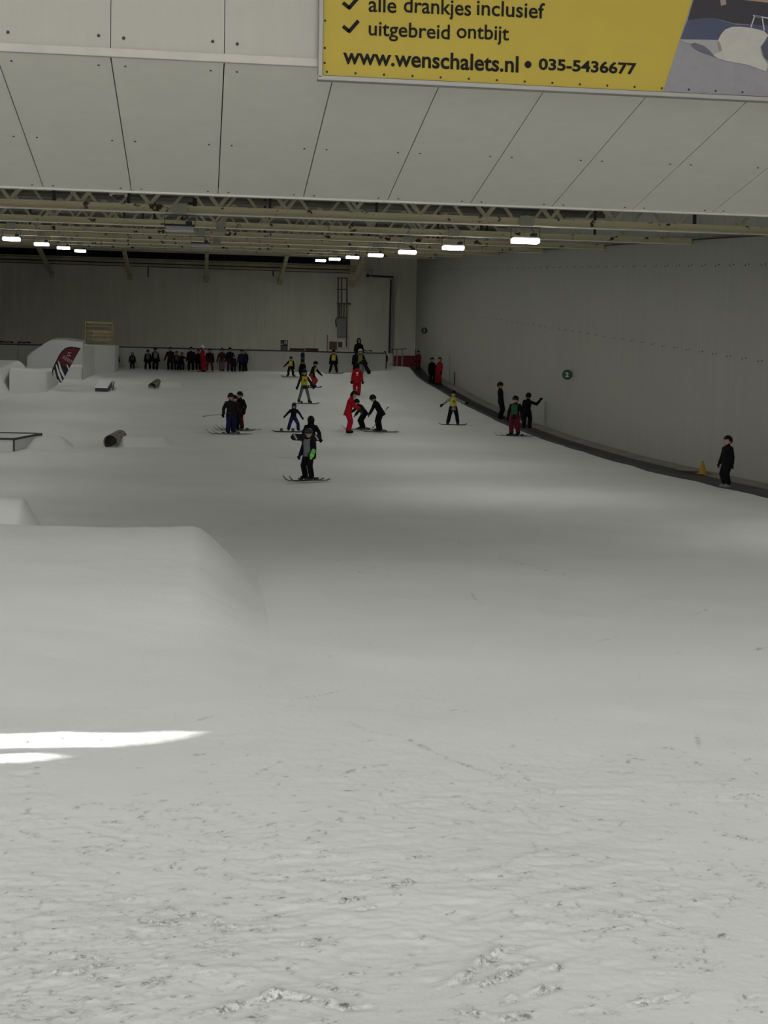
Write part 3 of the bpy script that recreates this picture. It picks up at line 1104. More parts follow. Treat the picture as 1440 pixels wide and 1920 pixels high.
# small speaker like box on the first truss
o = empty('beam_sensor', H(-0.16, TRUSS_Y[0] - 0.02, BEAM_H + 0.17))
tag(o, 'small black sensor box standing on the nearest truss', 'sensor')
mb = MB()
mb.box((0, 0, 0.08), (0.09, 0.1, 0.18))
mb.build('body', BLACK, o, bevel=0.01)
mb = MB()
mb.box((-0.08, 0, 0.05), (0.12, 0.06, 0.05))
mb.build('arm', BLACK, o)

# ================================================================== banner
BY = FY - 0.07
YEL = mat('banner_yellow', (0.43, 0.325, 0.026), rough=0.6, var=0.05, scale=3)
bl = on_y(604, 143, BY)
root = empty('advertising_banner', bl)
tag(root, 'yellow advertising banner with black lettering and a snowy photo on the bulkhead', 'banner')
BW, BHT = 7.2, 3.0
UZ = Vector((0, 0, 1))


def bp_(px, py, lift=0.0):
    """banner-local point seen at a pixel"""
    q_ = on_y(px, py, BY - lift) - bl
    return Vector((q_.x, -lift, q_.z))


mb = MB()
mb.box((BW / 2, 0.015, BHT / 2), (BW, 0.03, BHT))
mb.build('sheet', YEL, root)
FR = mat('banner_frame', (0.30, 0.29, 0.26), rough=0.4, metal=0.2)
for nm, c, s in (('frame_bottom', (BW / 2, 0, -0.022), (BW + 0.1, 0.09, 0.045)), ('frame_side', (-0.022, 0, BHT / 2 - 0.02), (0.045, 0.09, BHT)),
                 ('frame_side', (BW + 0.022, 0, BHT / 2 - 0.02), (0.045, 0.09, BHT)), ('frame_top', (BW / 2, 0, BHT), (BW + 0.1, 0.09, 0.045))):
    mb = MB()
    mb.box(c, s)
    mb.build(nm, FR, root, bevel=0.006)
mb = MB()
mb.box((BW / 2, -0.004, 0.006), (BW, 0.01, 0.010))
mb.build('edge_cord', BLACK, root)
mb = MB()
mb.ellipsoid((0, 0, 0), (0.012, 0.006, 0.012), 8, 4)
me_gr = mb.mesh('grommet', BLACK)
for i in range(25):
    link('grommet', me_gr, root, (0.045 + i * 0.285, -0.004, 0.045))
for zz in (0.13, 0.275, 0.54, 0.82, 1.1):
    link('grommet', me_gr, root, (0.022, -0.004, zz))
INK = mat('banner_ink', (0.006, 0.006, 0.006), rough=0.95)


def line(s, name, x0, x1, ybase, hpx, bold, desc=False):
    a, b = bp_(x0, ybase, 0.006), bp_(x1, ybase + 0.032 * (x1 - x0), 0.006)
    sc = depth(bl + a) / F
    place_text(s, name, root, a, (1, 0, 0), UZ, b.x - a.x, hpx * sc, INK, bold)


line('alle', 'word_alle', 691, 743, 22, 29, 0.010)
line('drankjes', 'word_drankjes', 757, 883, 32.5, 38, 0.010)
line('inclusief', 'word_inclusief', 894, 1021, 28.5, 29, 0.010)
line('uitgebreid', 'word_uitgebreid', 691, 843, 75, 36, 0.010)
line('ontbijt', 'word_ontbijt', 856, 954, 80, 36, 0.010)
line('www.wenschalets.nl', 'text_website', 643, 972, 120, 31, 0.020)
line('035-5436677', 'text_phone', 1010, 1193, 131, 22, 0.028)
a = bp_(990, 121, 0.004)
mb = MB()
mb.tube([a, a + Vector((0, -0.006, 0))], 0.035, 16)
mb.build('bullet', INK, root)
for dy in (0, -44):
    mb = MB()
    pts = [bp_(643, 49 + dy, 0.004), bp_(655, 59 + dy, 0.004), bp_(672, 39 + dy, 0.004)]
    mb.bar(pts[0], pts[1], 0.006, 0.035, up=(0, 0, 1))
    mb.bar(pts[1] + Vector((-0.008, 0, -0.008)), pts[2], 0.006, 0.035, up=(0, 0, 1))
    mb.build('check_mark', INK, root)

# the printed photograph at the banner's right end: flat patches of print
def patch_print(name, pix, col, lift, rgb2=None):
    pts = [bp_(x, y, lift) for x, y in pix]
    me = bpy.data.meshes.new(name)
    me.from_pydata([tuple(v) for v in pts], [], [tuple(range(len(pts)))])
    me.materials.append(mat('print_' + name, col, rough=0.6, var=0.10, scale=9))
    o_ = link(name, me, root)
    sd = o_.modifiers.new('thickness', 'SOLIDIFY')
    sd.thickness = 0.001
    return o_


R0 = 1640
patch_print('photo_ground', [(1243, 172), (1298, 0), (1298 + 40, -125), (R0, -125), (R0, 190)], (0.235, 0.225, 0.235), 0.003)
patch_print('photo_dark_house', [(1289, 38), (1300, 0), (1338, -124), (R0, -124), (R0, 50), (1440, 48), (1376, 44), (1336, 33), (1300, 38)], (0.020, 0.017, 0.022), 0.0045)
patch_print('photo_blue_snow', [(1276, 73), (1289, 38), (1310, 35), (1336, 33), (1365, 42), (1380, 46), (1440, 47), (1440, 74), (1345, 76)], (0.045, 0.052, 0.10), 0.006)
patch_print('photo_wood_roof', [(1386, -1), (1440, 5), (R0, 12), (R0, -20), (1440, -12)], (0.30, 0.20, 0.13), 0.006)
patch_print('photo_snow_crest', [(1275, 76), (1300, 74), (1346, 75), (1360, 100), (1345, 107), (1320, 97), (1296, 83)], (0.30, 0.29, 0.28), 0.0075)
patch_print('photo_shadow', [(1295, 82), (1303, 80), (1320, 86), (1331, 95), (1341, 107), (1330, 103), (1310, 96), (1298, 88)], (0.10, 0.095, 0.13), 0.009)
patch_print('photo_snow_heap', [(1346, 76), (1352, 64), (1360, 55), (1374, 50), (1390, 50), (1412, 53), (1432, 58), (1441, 66), (1426, 88), (1428, 104), (1440, 122), (1436, 134), (1400, 121), (1366, 115), (1347, 110), (1338, 103), (1350, 96), (1352, 88)], (0.42, 0.40, 0.35), 0.009)
patch_print('photo_window', [(1427, 88), (1436, 75), (1460, 70), (1470, 110), (1445, 118), (1434, 108)], (0.05, 0.055, 0.075), 0.0105)
patch_print('photo_pink_panel', [(1350, 0), (1360, -3), (1362, 8), (1352, 11)], (0.28, 0.20, 0.17), 0.0075)
patch_print('photo_twig', [(1345, 76), (1350, 80), (1354, 95), (1349, 97), (1346, 88)], (0.24, 0.19, 0.13), 0.0105)
for seg in (((1408, 51), (1415, 30)), ((1412, 29), (1440, 34)), ((1429, 33), (1433, 57)), ((1415, 30), (1429, 33))):
    mb = MB()
    mb.bar(bp_(*seg[0], 0.011), bp_(*seg[1], 0.011), 0.002, 0.012)
    mb.build('photo_chair_frame', mat('print_chair', (0.42, 0.42, 0.43)), root)

# ================================================================== conveyor
RUB = mat('belt_rubber', (0.014, 0.014, 0.013), rough=0.75, var=0.3, scale=3)
RUB2 = mat('belt_tread', (0.085, 0.082, 0.074), rough=0.75)
belt = empty('conveyor_belt', (BELT0, 32, ground(12.9, 32)))
tag(belt, 'long black ribbed conveyor carpet running up beside the right wall', 'conveyor')
o = strip(BELT0, BELT1, 0.05, 0.12, 20, 90.5).build('carpet', RUB, belt)
o.location = -belt.location
mb = MB()
y = 24.0
while y < 62:
    z = ground(12.9, y) + 0.055
    mb.box((BELT0 + 0.31, y, z), (0.54, 0.09, 0.03))
    y += 0.22
o = mb.build('treads', RUB2, belt)
o.location = -belt.location
tag(o, kind='stuff')
for x in (BELT0 - 0.02, BELT1 + 0.0):
    o = strip(x - 0.02, x + 0.02, 0.07, 0.15, 20, 90.5).build('edge_rail', DARK, belt)
    o.location = -belt.location

# ================================================================== things on the right wall
def round_sign(px, py, rpx, col, label, digit, group=None):
    d = ray(px, py)
    p_ = CAM + d * ((WALL_X - 0.015) / d.x)
    r = rpx * depth(p_) / F
    asp = 1.0
    o_ = empty('piste_sign', p_)
    tag(o_, label, 'sign')
    mb_ = MB()
    n = 28
    # the disc stands out from the wall on a bracket, turned to the riders below
    mb_.tube([(0, 0, 0), (-0.03, 0, 0)], r, n)
    m_ = Matrix.Rotation(math.radians(68), 4, 'Z')
    ob_ = mb_.build('disc', col, o_)
    ob_.matrix_basis = Matrix.Translation((-r * 0.95, -r * 0.3, 0)) @ m_
    t_ = place_text(digit, 'number', ob_, (-0.034, r * 0.34, -r * 0.42), (0, -1, 0), UZ, r * 0.62, r * 0.85, WHITE, 0.02)
    mb_ = MB()
    mb_.bar((0.0, 0, 0), (-r * 0.95, -r * 0.28, 0), 0.02)
    mb_.build('bracket', GALV, o_)
    return o_


round_sign(1072, 703, 9.6, mat('sign_green', (0.006, 0.055, 0.018), rough=0.5), 'round green sign with a white 2 on the right wall', '2')
round_sign(801, 620, 5.8, mat('sign_blue', (0.008, 0.010, 0.045), rough=0.5), 'small round dark blue sign near the far corner', '2')


def wall_point(px, py, off=0.0):
    d = ray(px, py)
    return CAM + d * ((WALL_X - off) / d.x)


for nm, top, bot, r, lab in (('wall_pipe', (1020, 752), (1021, 803), 0.035, 'thin grey vertical pipe on the right wall behind the leaning adult'),
                             ('wall_post', (851, 698), (852, 722), 0.03, 'short dark post at the wall beside the upper conveyor'),
                             ('wall_post', (844, 664), (842, 717), 0.02, 'slim grey rod on the wall above the upper conveyor')):
    a, b = wall_point(*top, 0.06), wall_point(*bot, 0.06)
    o = empty(nm, b)
    tag(o, lab, 'pipe')
    mb = MB()
    mb.tube([(0, 0, 0), (0, 0, (a - b).z)], r, 8)
    mb.build('shaft', GALV if 'grey' in lab else DARK, o)
    mb = MB()
    mb.box((0.02, 0, (a - b).z * 0.8), (0.08, 0.08, 0.03))
    mb.build('clip', GALV, o)

# cone
d = ray(1317, 889)
cp = None
t = 20.0
while t < 60:
    q = CAM + d * t
    if q.x > BELT1 and q.z < ground(12.9, q.y) + 0.10:
        cp = q
        break
    t += 0.02
cp = Vector((min(cp.x, WALL_X - 0.25), cp.y, ground(12.9, cp.y) + 0.10))
o = empty('traffic_cone', cp)
tag(o, 'small orange-yellow traffic cone standing on the ledge by the wall', 'cone')
ORG = mat('cone_orange', (0.42, 0.24, 0.015), rough=0.6, var=0.15, scale=6)
mb = MB()
mb.tube([(0, 0, 0.025), (0, 0, 0.06), (0, 0, 0.31), (0, 0, 0.33)], [0.110, 0.100, 0.036, 0.030], 20)
mb.build('body', ORG, o, smooth=False)
mb = MB()
mb.box((0, 0, 0.0125), (0.30, 0.30, 0.025))
mb.build('base', ORG, o, bevel=0.006)
mb = MB()
mb.tube([(0, 0, 0.325), (0, 0, 0.345)], [0.028, 0.026], 14)
mb.build('tip', mat('cone_tip', (0.10, 0.06, 0.02)), o)
a = on_y(1286, 888, cp.y + 0.3)
o = empty('rubber_mat', (cp.x - 0.05, cp.y + 0.15, ground(12.9, cp.y + 0.15) + 0.115))
tag(o, 'dark red rubber mat lying under the traffic cone', 'mat')
mb = MB()
mb.prism([(-0.55, 0.42, 0.04), (-0.1, 0.28, 0.035), (0.28, 0.30, 0.03), (0.28, -0.22, -0.02), (0.0, -0.2, -0.02), (-0.25, 0.05, 0.01)], (0, 0, 0.012))
mb.build('sheet', mat('mat_red', (0.06, 0.014, 0.010), rough=0.8), o)

# ================================================================== snow features
def mound(name, label, x0, x1, y0, y1, bump, res=0.06, cat='snow ramp', grain=0.012):
    nx_, ny_ = max(8, int((x1 - x0) / res)), max(8, int((y1 - y0) / res))
    X, Y = np.meshgrid(np.linspace(x0, x1, nx_), np.linspace(y0, y1, ny_))
    B = bump(X, Y)
    Z = ground_np(X, Y) + swell(X, Y) + B * 1.03 - 0.018 + (fbm(X * 3, Y * 3, 5) - 0.5) * grain * np.clip(B * 8, 0, 1)
    Z = np.where(B < 0.002, Z - 0.10, Z)
    i_ = np.arange(nx_ * ny_).reshape(ny_, nx_)
    q_ = np.stack([i_[:-1, :-1], i_[:-1, 1:], i_[1:, 1:], i_[1:, :-1]], -1).reshape(-1, 4)
    cx, cy = (x0 + x1) / 2, (y0 + y1) / 2
    cz = ground(cx, cy)
    co = np.stack([X - cx, Y - cy, Z - cz], -1).reshape(-1, 3)
    ob = link(name, np_mesh(name, co, q_, SNOW, np.zeros(len(co))), None, (cx, cy, cz))
    return tag(ob, label, cat)


def ss(t):
    t = np.clip(t, 0, 1)
    return t * t * (3 - 2 * t)


KY = 17.0      # the jump's lip
def kicker(X, Y):
    lip = 0.58 + 0.02 * np.sin(X * 1.3)
    front = ss((Y - 8.6) / (KY - 8.6)) ** 1.05
    back = 1 - ss((Y - KY - 0.05) / 0.9)
    prof = np.where(Y < KY, front, back)
    edge = 0.03
    side = 1 - ss((X - edge + 0.10) / 0.85) ** 0.85
    left = ss((X + 5.0) / 0.9)
    return lip * prof * side * left + 0.0


mound('snow_jump', 'broad smooth snow jump rising at lower left', -5.2, 2.0, 8.4, 18.6, kicker, 0.035)


def rear_lip(X, Y):
    ly = 19.4
    f = ss((Y - 17.8) / (ly - 17.8)) * (1 - ss((Y - ly) / 0.7))
    side = 1 - np.clip((X + 2.28) / 0.42, 0, 1)
    return 0.72 * f * side * ss((X + 5.0) / 0.5)


mound('snow_lip', 'small steep snow lip just behind the broad jump at the left edge', -5.2, -1.4, 17.6, 20.6, rear_lip, 0.035)


def snow_solid(name, label, poly_px, base_pts, top, cat='snow block', depth_=1.0):
    pass


def block(name, label, foot, height, cat='snow block', bevel=0.06, tops=None):
    """snow block on a footprint of ground points; tops = height at each corner"""
    c = sum((Vector(p) for p in foot), Vector()) / len(foot)
    n = len(foot)
    tops = tops or [height] * n
    zb = min(p[2] for p in foot) - 0.15
    vs_ = [Vector((p[0], p[1], zb)) - c for p in foot] + [Vector((p[0], p[1], p[2] + h)) - c for p, h in zip(foot, tops)]
    mb_ = MB()
    mb_.add(vs_, [tuple(range(n))[::-1], tuple(range(n, 2 * n))] + [(i, (i + 1) % n, n + (i + 1) % n, n + i) for i in range(n)])
    ob = mb_.build(name, SNOW, None, loc=c, bevel=bevel)
    return tag(ob, label, cat)


g = on_ground
A, B, C = g(155, 713), g(177, 703), g(215, 698)
D = C + Vector((0.1, 2.6, 0))
D.z = ground(D.x, D.y)
E = A + Vector((0.05, 6.0, 0))
E.z = ground(E.x, E.y)
block('snow_block', 'tall square snow block with the wooden rack on top', [A, B, C, D, E], 1.9, tops=[PZ(p.y, 0) + 0 - p.z - ((641 - 503) / F) * p.y for p in (A, B, C, D, E)])
# the sloping snow wall left of it
yb = A.y + 3.9
def onp(px, py, y):
    return on_y(px, py, y)
poly = [onp(*q, yb) for q in ((50, 706), (50, 668), (58, 660), (74, 650), (95, 637), (120, 637), (156, 642), (156, 706))]
mb = MB()
c = sum(poly, Vector()) / len(poly)
mb.prism([p - c for p in poly], (0.0, 2.6, 0.26))
o = mb.build('snow_wall', SNOW, None, loc=c, bevel=0.08)
tag(o, 'big sloping snow wall behind the red feather flag', 'snow block')
# low snow step behind the flag
yb2 = A.y + 0.6
poly = [onp(*q, yb2) for q in ((112, 716), (112, 690), (142, 686), (150, 687), (154, 692), (154, 714))]
c = sum(poly, Vector()) / len(poly)
mb = MB()
mb.prism([p - c for p in poly], (0, 1.6, 0.16))
tag(mb.build('snow_step', SNOW, None, loc=c, bevel=0.08), 'low rounded snow step between the flag and the tall block', 'snow block')
# front block
A, B, C = g(17, 740), g(88, 734), g(108, 722)
D = g(108, 716) + Vector((0, 1.5, 0))
E = g(10, 720) + Vector((0, 3.0, 0))
for q in (D, E):
    q.z = ground(q.x, q.y)
tp = [(500 + 0.031 * (x - 60) + yy_ - 500) for x, yy_ in ((17, 0), (88, 0), (108, 0), (108, 0), (10, 0))]
tops = []
for p, ty in zip((A, B, C, D, E), (690, 693, 695, 690, 688)):
    w_ = on_y(378 + p.x / p.y * F, ty, p.y)
    tops.append(w_.z - p.z)
block('snow_block', 'low snow block with a flat top in front of the feather flag', [A, B, C, D, E], 1.1, tops=tops, bevel=0.10)


def bank_left(X, Y):
    s = 1 - ss((X + 9.85 - 0.05 * (Y - 66)) / 1.0)
    return 1.12 * s * ss((Y - 62.5) / 3.5) * (1 - ss((Y - 76) / 3))


mound('snow_bank', 'rounded snow bank at the left edge beside the low snow block', -13.5, -7.5, 62, 79, bank_left, 0.15)

# ---- park features
BX = g(26, 846)
sc = depth(BX) / F
o = empty('snow_box', BX)
tag(o, 'white park box with black metal edges at the left edge', 'park box')
w_, hb, lb = 1.35, 0.36, 2.6
sk = 0.95
foot = [(-w_, 0.0), (0.0, 0.0), (sk * 0.55, lb), (sk * 0.55 - w_, lb)]
def bz(x, y):
    return ground(BX.x + x, BX.y + y) - BX.z
mb = MB()
top = [Vector((x, y, bz(x, y) + hb)) for x, y in foot]
bot = [Vector((x, y, bz(x, y) - 0.1)) for x, y in foot]
mb.add(bot + top, [(0, 1, 2, 3)[::-1], (4, 5, 6, 7)] + [(i, (i + 1) % 4, 4 + (i + 1) % 4, 4 + i) for i in range(4)])
mb.build('body', mat('box_white', (0.62, 0.63, 0.62), rough=0.5), o)
for a, b in ((0, 1), (1, 2), (2, 3), (3, 0)):
    mb = MB()
    mb.bar(top[a], top[b], 0.06)
    mb.build('edge_rail', BLACK, o)
for a in (1, 2):
    mb = MB()
    mb.bar(bot[a], top[a], 0.05)
    mb.build('corner_post', BLACK, o)


def bank(name, label, pix_c, lx, ly, h, ang=0.0, flat=0.5):
    c_ = g(*pix_c)
    ca, sa = math.cos(ang), math.sin(ang)

    def f(X, Y):
        u = (X - c_.x) * ca + (Y - c_.y) * sa
        v = -(X - c_.x) * sa + (Y - c_.y) * ca
        a_ = 1 - ss((np.abs(u) / lx - flat) / (1 - flat))
        b_ = 1 - ss((np.abs(v) / ly - flat * 0.5) / (1 - flat * 0.5))
        return h * a_ * b_
    r = max(lx, ly) * 1.1
    return mound(name, label, c_.x - r, c_.x + r, c_.y - r, c_.y + r, f, 0.08, 'snow bank')


bank('snow_bank', 'low snow bank just right of the black-edged park box', (82, 836), 1.0, 1.5, 0.30, 0.1)
bank('snow_bank', 'long low snow bank right of the near rusty pipe', (268, 832), 1.05, 1.3, 0.28, 0.0, 0.6)
bank('snow_bank', 'snow heap bedding the near rusty pipe', (231, 828), 0.42, 0.8, 0.18, 0.1)
bank('snow_bank', 'snow bank between the silver box and the far pipe', (240, 724), 1.6, 1.5, 0.22, 0.0, 0.7)
bank('snow_bank', 'snow bank trailing right of the far pipe', (315, 723), 0.9, 1.4, 0.22, 0.0, 0.6)
bank('snow_bank', 'small snow mound holding the silver box', (203, 730), 0.8, 1.3, 0.14, 0.0, 0.5)

RUST = mat('rusty_pipe', (0.10, 0.055, 0.042), rough=0.6, col2=(0.30, 0.27, 0.25), scale=5)


def park_pipe(px, py, dpx, length, dx, label):
    p_ = g(px, py)
    r = dpx * depth(p_) / F / 2
    o_ = empty('park_pipe', p_)
    tag(o_, label, 'pipe')
    e_ = Vector((dx, length, ground(p_.x + dx, p_.y + length) - p_.z + 0.06))
    s_ = Vector((0, 0, r * 0.62))
    ax = e_.normalized()
    u = Vector((1, 0, 0))
    u = (u - ax * u.dot(ax)).normalized()
    w2 = ax.cross(u) if ax.cross(u).z > 0 else u.cross(ax)
    n = 24
    vs_, fs = [], []
    for k_, (base, rr) in enumerate(((s_, r), (s_ + e_, r), (s_ + e_, r * 0.9), (s_, r * 0.9))):
        for i_ in range(n):
            a_ = 2 * math.pi * i_ / n
            vs_.append(base + (u * math.cos(a_) + w2 * math.sin(a_)) * rr)
    for k_ in range(4):
        for i_ in range(n):
            a_, b_ = k_ * n + i_, k_ * n + (i_ + 1) % n
            c_, d_ = ((k_ + 1) % 4) * n + (i_ + 1) % n, ((k_ + 1) % 4) * n + i_
            fs.append((a_, b_, c_, d_))
    mb_ = MB()
    mb_.add(vs_, fs)
    mb_.build('shell', RUST, o_)
    mb_ = MB()
    mb_.tube([s_ + ax * 0.5, s_ + ax * 0.54], r * 0.92, 20)
    mb_.build('inner_cap', BLACK, o_)
    return o_


park_pipe(207, 837, 27, 1.5, 0.22, 'rusty steel pipe rail lying on the snow, the nearer of two')
park_pipe(285, 729, 14, 1.7, 0.22, 'rusty steel pipe rail half buried in snow, the farther of two')
p = g(191, 735)
o = empty('silver_box', p)
tag(o, 'shiny silver park box tilted on the snow', 'park box')
w_ = 23 * depth(p) / F
def q_(x, y, h):
    return Vector((x, y, ground(p.x + x, p.y + y) - p.z + h))
top = [q_(-w_ / 2 - .03, 0, 0.20), q_(w_ / 2 - .03, 0, 0.20), q_(w_ / 2 + 0.14, 1.25, 0.46), q_(-w_ / 2 + 0.14, 1.25, 0.46)]
bot = [Vector((v.x, v.y, ground(p.x + v.x, p.y + v.y) - p.z - 0.1)) for v in top]
mb = MB()
mb.add(bot + top, [(0, 1, 2, 3)[::-1], (0, 1, 5, 4), (1, 2, 6, 5), (2, 3, 7, 6), (3, 0, 4, 7), (4, 5, 6, 7)])
mb.build('body', mat('box_navy', (0.012, 0.014, 0.03), rough=0.4), o)
mb = MB()
mb.prism([v + Vector((0, 0, 0.002)) for v in top], (0, 0, 0.04))
mb.build('top_sheet', mat('polished_steel', (0.88, 0.88, 0.92), rough=0.35, metal=0.25), o)
mb = MB()
mb.bar(q_(w_ / 2 + 0.2, 0.3, 0.1), q_(w_ / 2 + 0.22, 1.25, 0.40), 0.05)
mb.build('side_rail', DARK, o)

# ---- feather flag
fy = 73.4
FRED, FNAV = mat('flag_red', (0.13, 0.012, 0.016), rough=0.7, var=0.2, scale=2), mat('flag_navy', (0.010, 0.014, 0.030), rough=0.7)
fb = on_y(99, 694, fy)
o = empty('feather_flag', fb)
tag(o, 'leaning red and navy feather flag with white stripes among the snow blocks', 'flag')
def fl(px, py, l=0.0):
    v = on_y(px, py, fy - l) - fb
    return v
mb = MB()
mb.tube([fl(96, 712), fl(99, 694), fl(104, 682), fl(112, 666), fl(117, 659), fl(124, 653), fl(133, 651), fl(142, 652), fl(151, 654)], 0.035, 8)
mb.build('pole', BLACK, o)
def flagpoly(name, pix, m, l, th=0.006):
    mb_ = MB()
    mb_.prism([fl(*q, l) for q in pix], (0, th, 0))
    return mb_.build(name, m, o)
flagpoly('red_cloth', [(108, 676), (113, 667), (118, 660), (125, 654), (133, 652), (142, 653), (150, 655), (139, 674), (130, 691), (127, 690), (116, 684)], FRED, 0.0)
flagpoly('navy_cloth', [(101, 691), (108, 676), (116, 684), (127, 690), (130, 691), (122, 706), (116, 717), (108, 717), (105, 703)], FNAV, 0.0)
for pix in ([(108.5, 676), (111, 679), (116, 693), (122, 706), (119.5, 709), (112, 695)], [(104, 683), (106.5, 684), (112, 700), (117.5, 715), (114.5, 716), (108.5, 703)], [(124.5, 684), (126, 683), (130, 691), (128.5, 694)], [(106, 712), (109, 712), (112, 716.5), (109, 716.5)]):
    flagpoly('stripe', pix, WHITE, 0.012, 0.004)
fx = (fl(134, 679) - fl(116.5, 668)).normalized()
ft = place_text('szen', 'flag_lettering', o, fl(116.5, 671.5, 0.01), fx, Vector((-fx.z * -1, 0, fx.x)) if False else Vector((-fx.z, 0, fx.x)), 0.50, 0.17, mat('flag_print', (0.45, 0.35, 0.34)), 0.01)
for pix in ([(127, 660.5), (133.5, 661), (133, 663), (126.5, 662.5)], [(126, 665), (132.5, 666), (132, 668), (125.5, 667)]):
    flagpoly('flag_emblem', pix, mat('flag_print', (0.45, 0.35, 0.34)), 0.012, 0.004)

# ---- wooden rack on the block
WOOD = mat('pale_wood', (0.31, 0.23, 0.10), rough=0.75, var=0.3, scale=4)
ry = 79.5
rb = on_y(186, 641, ry)
o = empty('wooden_rack', rb)
tag(o, 'pale wooden slatted rack standing on the tall snow block', 'rack')
def rk(px, py):
    return on_y(px, py, ry) - rb
def plank(name, a_, b_, w2, y=0.0, th=0.05):
    mb_ = MB()
    p0, p1 = rk(*a_), rk(*b_)
    mb_.bar(p0 + Vector((0, y, 0)), p1 + Vector((0, y, 0)), th, w2 * ry / F)
    mb_.build(name, WOOD, o)
for yy_ in (0.0, 0.9):
    plank('post', (159.5, 641), (160.5, 603), 2.2, yy_)
    plank('post', (209.5, 642), (211, 604), 2.2, yy_)
for a_, b_, w2, dy in (((160, 604), (211, 606), 3.2, 0), ((160, 609), (211, 611), 2.0, .9), ((160, 618), (211, 620), 3.0, .9), ((160, 627), (175, 628), 2.5, .9), ((160, 633), (211, 635), 2.6, .9)):
    plank('slat', a_, b_, w2, dy)
for a_, b_, w2, dy in (((174, 622), (209, 623), 5.0, -.05), ((174, 628.5), (209, 629.5), 4.0, -.05), ((176, 637), (209, 638), 4.6, -.05)):
    plank('crate_board', a_, b_, w2, dy)
plank('crate_post', (175, 639), (175, 620), 2.0, -.02)
for sx in (160, 210.5):
    mb = MB()
    p0 = rk(sx, 605)
    mb.bar(p0, p0 + Vector((0, 0.9, 0)), 0.05, 0.07)
    mb.build('side_rail', WOOD, o)

# ================================================================== things at the end wall
BYW = BACK_Y - 0.08
def bw(px, py, y=None):
    return on_y(px, py, y or BYW)

# cable ladder with a cabinet below
o = empty('cable_ladder', bw(640, 597))
tag(o, 'grey vertical cable ladder with conduits on the end wall', 'cable ladder')
L0 = o.location.copy()
for x0, x1, y0, y1, nm in ((634, 633.5, 520, 597, 'conduit'), (640.5, 640, 520, 597, 'conduit'), (650.5, 649.5, 520, 650, 'conduit'), (637, 636.5, 568, 597, 'conduit'), (645, 644.5, 568, 597, 'conduit')):
    mb = MB()
    mb.tube([bw(x0, y0, BYW - 0.05) - L0, bw(x1, y1, BYW - 0.05) - L0], 0.045, 6)
    mb.build(nm, mat('conduit_grey', (0.12, 0.12, 0.115), rough=0.5), o)
for yy_ in (521, 542.5, 568.5, 595):
    mb = MB()
    mb.bar(bw(631.5, yy_, BYW - 0.08) - L0, bw(651.5, yy_ + 0.6, BYW - 0.08) - L0, 0.05, 0.07)
    mb.build('rung', mat('conduit_grey', (0.12, 0.12, 0.115)), o)
mb = MB()
mb.bar(bw(651, 569, BYW - 0.1) - L0, bw(658, 570, BYW - 0.1) - L0, 0.06, 0.08)
mb.build('valve', DARK, o)
o = empty('utility_cabinet', bw(641, 632))
tag(o, 'tall grey cabinet below the cable ladder on the end wall', 'cabinet')
L0 = o.location.copy()
mb = MB()
a, b = bw(632, 632) - L0, bw(649, 598) - L0
mb.box(((a.x + b.x) / 2, -0.08, (a.z + b.z) / 2), (b.x - a.x, 0.2, b.z - a.z))
mb.build('body', mat('cabinet_grey', (0.25, 0.25, 0.24), rough=0.5), o, bevel=0.02)
mb = MB()
mb.tube([bw(630.5, 597, BYW - 0.15) - L0, bw(629.5, 602, BYW - 0.15) - L0, bw(630.5, 613, BYW - 0.15) - L0], 0.04, 6)
mb.build('hose', BLACK, o)

# large duct pipe with its bend
o = empty('duct_pipe', bw(731, 660))
tag(o, 'pair of tall vertical pipes near the right corner of the end wall', 'pipe')
L0 = o.location.copy()
mb = MB()
mb.tube([bw(733, 524, BYW - .1) - L0, bw(729.5, 662, BYW - .1) - L0], 0.055, 8)
mb.build('dark_pipe', mat('pipe_dark', (0.02, 0.02, 0.02), rough=0.5), o)
mb = MB()
mb.tube([bw(698, 517.5, BYW - .1) - L0, bw(735, 519.5, BYW - .1) - L0, bw(738, 522, BYW - .1) - L0, bw(733.5, 662, BYW - .1) - L0], 0.075, 8)
mb.build('pale_pipe', mat('pipe_grey', (0.30, 0.30, 0.29), rough=0.5), o)
mb = MB()
mb.bar(bw(695, 517, BYW - .2) - L0, bw(738, 519.5, BYW - .2) - L0, 0.06, 0.09)
mb.build('dark_bracket', BLACK, o)
o = empty('camera_bracket', bw(693, 515))
tag(o, 'small bracket unit high on the end wall beside the pipe bend', 'bracket')
L0 = o.location.copy()
mb = MB()
mb.bar(bw(684, 506, BYW - .1) - L0, bw(699, 507, BYW - .1) - L0, 0.06)
mb.bar(bw(698, 506, BYW - .1) - L0, bw(696, 517, BYW - .1) - L0, 0.06)
mb.bar(bw(690, 508, BYW - .1) - L0, bw(689, 516, BYW - .1) - L0, 0.06)
mb.build('frame', GALV, o)
mb = MB()
mb.box(bw(690, 517, BYW - .3) - L0, (0.22, 0.25, 0.15))
mb.build('unit', BLACK, o)

